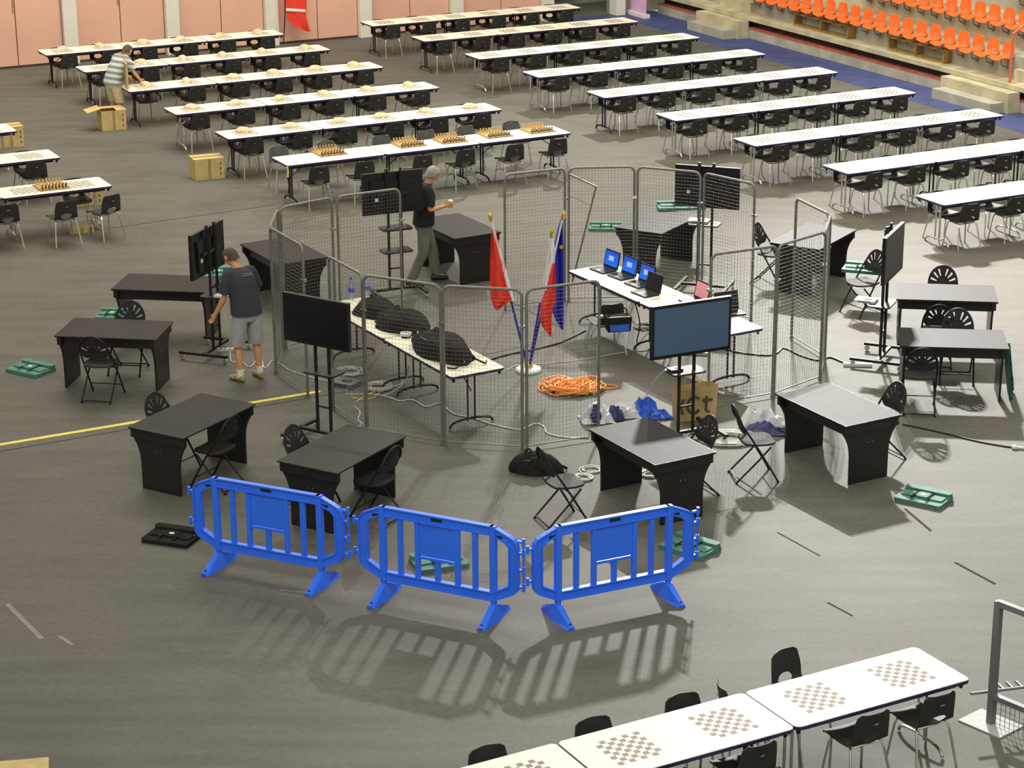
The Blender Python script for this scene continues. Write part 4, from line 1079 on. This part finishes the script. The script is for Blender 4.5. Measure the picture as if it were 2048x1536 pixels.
rucksack(onb(.74, .46), ba, (.78, .52, .20), 'dark rucksack lying behind the water bottles, farthest of three', 11)
rucksack(onb(1.46, .48), ba, (.95, .62, .22), 'dark rucksack with yellow buckle, middle of three on the table', 12)
rucksack(onb(2.72, .40), ba, (1.22, .66, .25), 'large dark rucksack nearest the end of the table', 13)
rucksack(W(1070, 948, 0)+V3((0, .1, 0)), R(-14), (.62, .40, .24), 'dark rucksack lying on the floor at the mesh corner post', 14)
def bottle(px, lab):
    t = thing('water_bottle', lab, 'bottle', px)
    B().lathe([(.038, 0), (.042, .01), (.042, .09), (.039, .11), (.042, .13), (.042, .19), (.028, .235), (.014, .26), (.014, .275)], n=14).obj('bottle_body', M['pet'], t, True)
    B().lathe([(.0165, .272), (.0165, .30)], n=10).obj('cap', M['capblue'], t); B().lathe([(.0428, .095), (.0428, .15)], n=14).obj('label_band', M['sheetblue'] if 'right' in lab else M['capblue'], t)
bottle(W(703, 597, TH), 'clear water bottle with blue cap, left of the two'); bottle(W(733, 592, TH), 'clear water bottle with blue label, right of the two')
t = thing('tape_roll', 'roll of pale tape lying at the table joint between rucksacks', 'tape roll', W(812, 672, TH))
B().ring([(.075*cos(2*pi*i/16), .075*sin(2*pi*i/16)) for i in range(16)], [(.04*cos(2*pi*i/16), .04*sin(2*pi*i/16)) for i in range(16)], 0, .05, lambda p, h: V3((p[0], p[1], h))).obj('tape', M['white'], t)
# chair with bag under the laptop table
CP.put(W(1213, 712, 0)+V3((0, .15, 0)), R(20), 'black plastic chair standing in front of the laptop table holding a bag', 'black plastic chairs inside the mesh')
t = thing('carry_bag', 'black open carry bag on the chair under the laptops', 'bag', W(1243, 668, .0)+V3((.0, .0, 0)), R(10))
t.location = W(1236, 660, .45)
b_ = B(); b_.box((0, 0, .10), (.34, .20, .20), taper=.9); b_.obj('bag_body', M['blacknylon'], t); B().box((0, -.103, .06), (.26, .006, .09)).obj('blue_panel', M['sheetblue'], t)
B().tube(smooth_path([(-.12, 0, .19), (-.09, 0, .30), (.09, 0, .30), (.12, 0, .19)], 4), .010, 5).obj('handle', M['blacknylon'], t); B().box((0, -.09, .205), (.30, .012, .012)).obj('zip', M['chrome'], t)
# ============================================================ GREEN SATCHELS
def satchel(p, a, lab, mt='green', size=(.56, .40), tilt=None, alt='greendark', strapm='blacknylon'):
    t = thing('chess_satchel', lab, 'satchel', p, a, 'padded satchels'); w, l = size
    B().prism(rrect(w, l, .03, 3), .0, .045).obj('bag_body', M[mt], t)
    B().prism(rrect(w*.98, l*.26, .035, 3, 0, l*.36), .045, .085).obj('rolled_flap', M[mt], t)
    for x, s in ((-.30, .28), (0, .26), (.30, .28)): B().prism(rrect(w*s, l*.36, .025, 3, x*w, -l*.02), .045, .062 if x else .072).obj('pocket', M[mt], t)
    for x in (-.16, .16): B().box((x*w, -l*.08, .066), (.022, l*.62, .006)).obj('strap', M[strapm], t)
    B().lathe([(.032, .072), (.03, .075)], (0, -l*.02, 0), 12, sy=.7).obj('round_badge', M['white'], t)
    B().box((w*.38, l*.16, .05), (.05, .02, .012)).obj('buckle', M['yellow'], t)
    if tilt: t.rotation_euler = (tilt[0], tilt[1], a)
    return t
satchel(W(1847, 1000, 0), R(-34), 'green padded satchel lying on the pale floor at the right')
satchel(W(1380, 1098, 0), R(-40), 'dark green padded satchel lying behind the right blue barrier', 'green')
satchel(W(878, 1128, 0), R(20), 'green padded satchel seen through the middle blue barrier')
satchel(W(62, 742, 0), R(58)-pi/2, 'green padded satchel lying left of the left desk')
satchel(W(1212, 458, 0), R(-4), 'green padded satchel lying left of the desk behind the laptops', size=(.56, .34))
satchel(W(436, 553, 0)+V3((.0, .1, 0)), R(10), 'green padded satchel behind the head of the person in grey shorts')
satchel(W(225, 634, .46), R(-8), 'green padded satchel lying on the seat between the left desks', size=(.40, .36))
satchel(W(345, 1078, 0), R(-20), 'black padded satchel lying left of the left blue barrier', 'blacknylon')
satchel(W(1362, 416, .75), R(4), 'long green padded case on top of the desk behind the laptops', size=(.75, .34))
satchel(W(1728, 541, .47), R(-20), 'green and white padded satchel on the chair by the edge on screen', size=(.60, .38))
t = satchel(V3((6.38, 26.35, .02)), R(80), 'dark green satchel leaning against the right desk end', 'greendark', (.66, .40), tilt=(0, -R(82), R(10)))
Yd = V3((cos(R(82)), sin(R(82)), 0)); Xd = V3((.14, -.02, -1)).normalized(); Zd = Xd.cross(Yd).normalized(); Yd = Zd.cross(Xd)
t.rotation_euler = Matrix((Xd, Yd, Zd)).transposed().to_euler(); t.location = V3((6.30, 26.95, .34))
# ============================================================ CABLES, CORDS, LITTER
def cable(name, lab, P, r, mt, k=5, seed=0, wob=0, cat='cable'):
    rnd = random.Random(seed); Q = []
    for p in P:
        q = W(p[0], p[1], p[2] if len(p) > 2 else 0); q.z = (p[2] if len(p) > 2 else 0)+r
        Q.append(q+V3((rnd.uniform(-wob, wob), rnd.uniform(-wob, wob), 0)))
    o = B().tube(smooth_path(Q, k), r, 5).obj(name, M[mt], None, True); return tag(o, lab, cat)
b_ = B()
for q in range(60):
    rnd = random.Random(100+q); cx, cy = rnd.uniform(-.22, .22), rnd.uniform(-.20, .20); r_ = rnd.uniform(.07, .2); ph = rnd.uniform(0, 6)
    P = [V3((cx+r_*cos(ph+a)*rnd.uniform(.8, 1.2)*1.2, cy+r_*sin(ph+a)*rnd.uniform(.8, 1.2), .012+rnd.uniform(0, .10)*(1-abs(cx)*2))) for a in [i*pi/4 for i in range(9)]]
    b_.tube(smooth_path(P, 3), .009, 5)
b_.tube(smooth_path([(.2, .05, .02), (.45, .12, .02), (.60, .05, .01), (.45, -.03, .01), (.2, -.02, .03)], 5), .008, 5)
o = b_.obj('extension_cord', M['orangecord'], None, True, loc=W(1143, 778, 0)); tag(o, 'tangled orange extension cord on the floor by the flag foot', 'cord')
cable('white_cable', 'white cable winding on the floor from the near screen past the mesh', [(690, 790), (745, 790), (775, 795), (800, 803), (825, 800), (852, 815), (880, 808), (905, 828), (935, 835), (960, 842), (985, 850), (1020, 858), (1045, 860), (1070, 848), (1088, 855), (1095, 868), (1130, 876), (1178, 877)], .009, 'cablewhite', 3)
cable('white_cable', 'white cable at the feet of the person in grey shorts', [(437, 600, .75), (455, 650, .45), (460, 700, .1), (463, 725), (480, 722), (500, 735), (520, 715), (530, 738), (545, 722), (562, 730), (580, 742), (620, 755), (660, 765), (700, 775)], .008, 'cablewhite', 4)
cable('white_cable', 'white cable hanging from the shelf of the slate screen stand', [(1328, 743, .86), (1312, 760, .6), (1300, 780, .35), (1290, 795, .15), (1278, 800), (1250, 812)], .008, 'cablewhite')
cable('white_cable', 'twisted white cable hanging behind the black near screen', [(692, 780, .35), (702, 795, .2), (708, 812, .05), (720, 825), (716, 840), (725, 850), (712, 858), (722, 866)], .008, 'cablewhite')
cable('grey_cable', 'white loops of cable below the rucksack table', [(770, 775), (800, 770), (812, 750), (818, 730, .3), (812, 760, .1), (790, 782), (765, 792)], .007, 'cablewhite')
cable('black_cable', 'black cable across the floor from the chair to the rucksack table', [(1172, 662), (1140, 678), (1110, 690), (1060, 702), (1010, 712), (960, 728)], .012, 'cableblack')
cable('white_cable', 'thin white cable on the floor right of the flag foot', [(982, 750), (1010, 742), (1040, 730), (1090, 728), (1150, 722), (1250, 705)], .006, 'cablewhite')
cable('black_cable', 'black cable lying across the floor under the right mesh panels', [(1420, 690), (1470, 705), (1530, 712), (1553, 708), (1565, 698), (1580, 702), (1600, 712), (1635, 722), (1660, 716), (1690, 727), (1720, 728)], .012, 'cableblack', 4)
cable('black_cable', 'thin black cable running to the right edge with a grey connector', [(1805, 850), (1880, 866), (1960, 885), (2030, 897)], .010, 'cableblack')
t = thing('cable_connector', 'pale grey cable connector on the floor at the right edge', 'connector', W(2032, 898, 0), R(-10)); B().tube([(-.05, 0, .02), (.0, 0, .02), (.02, 0, .02), (.16, 0, .018)], [.025, .03, .016, .014], 8).obj('plug', M['white'], t)
cable('grey_cable', 'loose cables hanging under the laptop table', [(1250, 600, .70), (1262, 640, .4), (1285, 660, .1), (1300, 668), (1330, 690), (1360, 700)], .009, 'cablewhite')
cable('black_cable', 'black cable hanging from the laptops to the floor', [(1270, 605, .70), (1280, 650, .3), (1275, 690), (1310, 700), (1340, 688), (1400, 700)], .009, 'cableblack')
def coil(px, py, n, r0, mt, lab, sx=1.0):
    b_ = B(); rnd = random.Random(n+int(px)); P = []
    for i in range(n*10):
        a = i*2*pi/10; rr_ = r0*(1+.25*sin(i*.37)); P.append((rr_*cos(a)*sx+rnd.uniform(-.015, .015), rr_*sin(a)+rnd.uniform(-.015, .015), .008+.004*(i/10)))
    b_.tube(P, .007, 5); tag(b_.obj('cable_coil', M[mt], None, True, loc=W(px, py, 0)), lab, 'cable coil')
coil(757, 776, 9, .15, 'cablewhite', 'coiled pale cable under the rucksack table')
coil(1166, 957, 5, .10, 'cablewhite', 'small coiled white cable left of the front desk, nearer one')
coil(1182, 941, 3, .11, 'cablewhite', 'flat white cable ring left of the front desk, farther one')
coil(1300, 950, 4, .10, 'cablewhite', 'small coiled cable seen under the front desk')
coil(1455, 880, 10, .22, 'cablewhite', 'heap of pale cable beneath the fan back chair', 1.4)
coil(1400, 872, 6, .14, 'cablewhite', 'white cable heap at the foot of the slate screen stand', 1.3)
coil(700, 745, 6, .16, 'cablewhite', 'tangle of pale cables left of the mesh post')
coil(1290, 655, 5, .14, 'cableblack', 'tangle of dark cables under the laptop table')
cable('yellow_cable', 'yellow cable loops beside the near mesh post', [(700, 795), (725, 800), (748, 796), (760, 782), (735, 790), (712, 805)], .007, 'yellow')
def pstrip(px, py, a, lab, z=0):
    t = thing('power_strip', lab, 'power strip', W(px, py, z), R(a))
    B().box((0, 0, .02), (.38, .06, .04)).obj('case', M['white'], t)
    for i in range(5): B().box((-.14+.065*i, 0, .0405), (.035, .035, .003)).obj('socket', M['grey'], t)
pstrip(1390, 709, -10, 'white power strip on the floor behind the slate screen'); pstrip(1715, 732, -6, 'white power strip between the wheels of the edge on screen stand'); pstrip(452, 702, -3, 'white power strip on the wheeled base by the person in grey shorts')
def box_dev(px, py, z, a, d, lab, mt='white', cat='player'):
    t = thing('media_player', lab, cat, W(px, py, z), R(a)); B().box((0, 0, d[2]/2), d).obj('case', M[mt], t)
    B().box((0, -d[1]/2-.001, d[2]*.5), (d[0]*.6, .003, d[2]*.4)).obj('front_panel', M['tvback'], t); B().box((.03, 0, d[2]+.004), (d[0]*.35, d[1]*.3, .008)).obj('remote_control', M['tvblack'], t)
box_dev(1732, 602, .81, -22, (.28, .2, .03), 'white flat device with black remote on the edge on screen shelf'); box_dev(1350, 741, .87, 25, (.16, .12, .03), 'dark small device on the slate screen shelf', 'tvback')
box_dev(690, 770, .0, -30, (.36, .25, .06), 'grey and blue box on the floor behind the black near screen', 'grey'); box_dev(1398, 443, 1.06, -18, (.30, .2, .03), 'white flat device on the shelf before the green case')
box_dev(450, 592, .87, 60, (.24, .2, .03), 'white flat device on the shelf beside the person in grey shorts')
# crumpled sheeting and bags
def sheet(px, py, a, size, lab, mts, seed):
    t = thing('plastic_sheeting', lab, 'plastic sheeting', W(px, py, 0), R(a)); rnd = random.Random(seed)
    for q, (cx, cy, w, l, h, mt) in enumerate(mts):
        n = 9; pts = []; hs = {}
        for j in range(n):
            for i in range(n):
                u_, v_ = i/(n-1)-.5, j/(n-1)-.5
                e_ = max(0, 1-(abs(u_)*2)**3)*max(0, 1-(abs(v_)*2)**3)
                pts.append((cx+u_*w+rnd.uniform(-.02, .02), cy+v_*l+rnd.uniform(-.02, .02), .012+e_*h*rnd.uniform(.35, 1)))
        B().grid(pts, n, n, .004).obj('fold', M[mt], t)
sheet(1245, 838, 8, 1, 'crumpled white and blue plastic sheeting behind the front desk', [(-.32, 0, .42, .34, .24, 'sheetwhite'), (.05, .10, .48, .30, .20, 'sheetwhite'), (.30, .12, .36, .30, .26, 'sheetblue'), (.48, -.02, .26, .18, .10, 'sheetblue'), (-.10, -.05, .22, .12, .22, 'sheetnavy'), (-.36, -.12, .16, .08, .26, 'sheetnavy')], 5)
sheet(1525, 858, -10, 1, 'crumpled white and navy plastic bag beside the fan back chair', [(-.05, .1, .50, .36, .28, 'sheetwhite'), (.18, -.02, .46, .34, .20, 'sheetwhite'), (.08, -.12, .58, .24, .16, 'sheetnavy')], 6)
t = thing('paper_bag', 'brown paper carrier bag with large dark lettering', 'paper bag', W(1388, 835, 0), R(18))
b_ = B(); w, l, h = .50, .20, .42
vs = [(-w/2, -l/2, 0), (w/2, -l/2, 0), (w/2, l/2, 0), (-w/2, l/2, 0), (-w/2-.02, -l/2-.03, h), (w/2+.02, -l/2-.01, h+.02), (w/2, l/2+.02, h), (-w/2, l/2+.03, h-.03)]
b_.add(vs, [(0, 1, 5, 4), (1, 2, 6, 5), (2, 3, 7, 6), (3, 0, 4, 7), (3, 2, 1, 0)]); b_.obj('bag_wall', M['paper'], t)
def letter_strokes():
    b_ = B(); y = -l/2-.018
    def st(p): b_.tube([(x, y-.030*(z/h)+.012, z) for x, z in p], .016, 4)
    st([(-.05+.09*cos(a), .21+.11*sin(a)) for a in [R(q) for q in range(45, 330, 25)]])         # C
    st([(.11, .31), (.11, .12), (.16, .10)]); st([(.06, .26), (.19, .26)])                        # t
    st([(-.20, .30), (-.23, .2), (-.20, .1)])
    return b_
letter_strokes().obj('lettering', M['ink'], t)
for s in (-1, 1): B().tube(smooth_path([(-.09, s*.11, h), (-.06, s*.11, h+.09), (.06, s*.11, h+.09), (.09, s*.11, h)], 4), .007, 5).obj('handle', M['paper'], t)
# yellow tape on the floor
o = strip('floor_tape', W(-20, 893), W(640, 783), .075, .001, .005, M['yellow']); tag(o, 'long strip of yellow tape stuck on the dark floor', 'tape')
# metal framed gate at the lower right corner
g0 = W(1981, 1448, 0); g1 = g0+V3((1.35, -1.55, 0)); gd = (g1-g0).normalized()
t = thing('metal_gate', 'grey steel framed mesh barrier at the lower right corner', 'barrier', g0, math.atan2(gd.y, gd.x))
L_ = 2.0
for x in (0, L_): B().box((x, 0, .60), (.06, .06, 1.20)).obj('post', M['grey'], t)
B().box((L_/2, 0, 1.18), (L_, .055, .055)).obj('top_rail', M['grey'], t); B().box((L_/2, 0, .28), (L_, .055, .05)).obj('bottom_rail', M['grey'], t)
B().box((0, 0, .006), (.46, .34, .012)).obj('base_plate', mat('grey white plate', (.42, .42, .41), .6, noise=(8, .1)), t)
b_ = B()
for i in range(1, 40): b_.tube([(i*.05, 0, .28), (i*.05, 0, .0)], .003, 3)
for i in range(5): b_.tube([(0, 0, .03+.05*i), (L_, 0, .03+.05*i)], .003, 3)
o = b_.obj('wire_mesh', M['wire'], t); o['kind'] = 'stuff'
t2 = thing('mesh_tread', 'flat steel grating lying behind the gate at the right edge', 'grating', g0+V3((0.0, .05, .30)), R(14))
B().tube([(-.2, 0, 0), (1.4, 0, 0)], .014, 6).obj('long_bar', M['grey'], t2); b_ = B()
for i in range(12): b_.box((.12+i*.09, .06, 0), (.02, .14, .02))
b_.obj('grating_bars', M['grey'], t2)
# feather flag and banner by the far wall, wooden crates on the stand
def on_plane_v(px, py, v0):
    d = _fw+_r2*((px-1024)/FPX)-_u2*((py-768)/FPX); C_ = V3((0, 0, CAM_H)); k = (v0-C_.dot(VV))/d.dot(VV); return C_+d*k
t = thing('feather_flag', 'red feather flag with a white band hanging before the salmon wall', 'banner', V3((0, 0, 0)))
zt = [(571, -40, 615, -40), (571, 0, 613, 0), (571, 15, 613, 17), (572, 26, 612, 27), (576, 38, 613, 37), (585, 50, 616, 48), (600, 58, 619, 57), (612, 62, 621, 63)]
for (a, c, mt) in ((0, 3, 'red'), (3, 8, 'red')):
    pts = []
    seg = zt[a:c+1] if c < 8 else zt[3:]
    for x0, y0, x1, y1 in seg:
        for i in range(4): q = i/3; pts.append(on_plane_v(x0+(x1-x0)*q, y0+(y1-y0)*q, WV-.45+.02*sin(i*2)))
    B().grid(pts, 4, len(seg), .008).obj('cloth', M[mt], t, True)
pts = []
for x0, y0, x1, y1 in ((572, 16, 611, 19), (572, 22, 611, 24)):
    for i in range(4): q = i/3; pts.append(on_plane_v(x0+(x1-x0)*q, y0+(y1-y0)*q, WV-.475))
B().grid(pts, 4, 2, .006).obj('white_band', M['flagwhite'], t)
B().tube([on_plane_v(570, -60, WV-.44), on_plane_v(570, 30, WV-.44), on_plane_v(567, 88, WV-.44)], .015, 6).obj('pole', M['blackmetal'], t)
bp = thing('roll_up_banner', 'pink roll up banner standing at the corner of the stand', 'banner', (W(1258, 28, 0)+W(1290, 37, 0))/2)
q0, q1 = W(1257, 26, 0), W(1295, 38, 0); dq = (q1-q0); bp.location = (q0+q1)/2; bp.rotation_euler = (0, 0, math.atan2(dq.y, dq.x)); wq = .95
B().box((0, 0, .05), (wq, .2, .10)).obj('cassette', M['white'], bp); B().box((0, 0, 1.1), (wq-.06, .012, 2.0)).obj('print', M['banner'], bp); B().tube([(0, .05, .1), (0, .05, 2.1)], .012, 6).obj('pole', M['chrome'], bp)
def crate(v0, v1, lab):
    t = thing('wooden_crate', lab, 'crate', H(SU+.30, (v0+v1)/2, .53), ANG, 'open wooden frames on the stand walkway'); L2 = v1-v0
    for z in (.02, .28): B().box((0, 0, z), (.20, L2, .035)).obj('long_slat', M['wood'], t)
    for y in (-L2/2+.02, 0, L2/2-.02): B().box((0, y, .15), (.20, .05 if y else .04, .25)).obj('upright_board', M['wood'], t)
crate(41.4, 43.6, 'open wooden frame below the orange seats, farther one'); crate(37.9, 39.9, 'open wooden frame below the orange seats, nearer one')
t = thing('handrail', 'red tubular handrail beside the right aisle steps', 'handrail', H(SU+.08, 35.55, .53))
B().tube([(0, 0, 0), (0, 0, 1.0)], .028, 7).obj('post', M['redrail'], t); e_ = H(1.9, 0, 1.05)
B().tube([(0, 0, 1.0), tuple(V3((0, 0, 1.0))+e_)], .025, 7).obj('rail', M['redrail'], t); B().tube([tuple(e_), tuple(V3((0, 0, 1.0))+e_)], .022, 7).obj('post', M['redrail'], t)
t = thing('hanging_strap', 'yellow and black strap hanging at the left end of the chess board row', 'strap', V3((*LO[5], 0))+U*.0-VV*.005+V3((0, 0, .68)))
B().tube(smooth_path([(0, 0, .05), (0.01, 0, -.05), (0, 0, -.13)], 3), .018, 5).obj('yellow_part', M['yellow'], t); B().tube(smooth_path([(0, 0, -.12), (.02, 0, -.28), (.0, .0, -.42)], 3), .012, 5).obj('black_part', M['blacknylon'], t)
KIDS.clear()
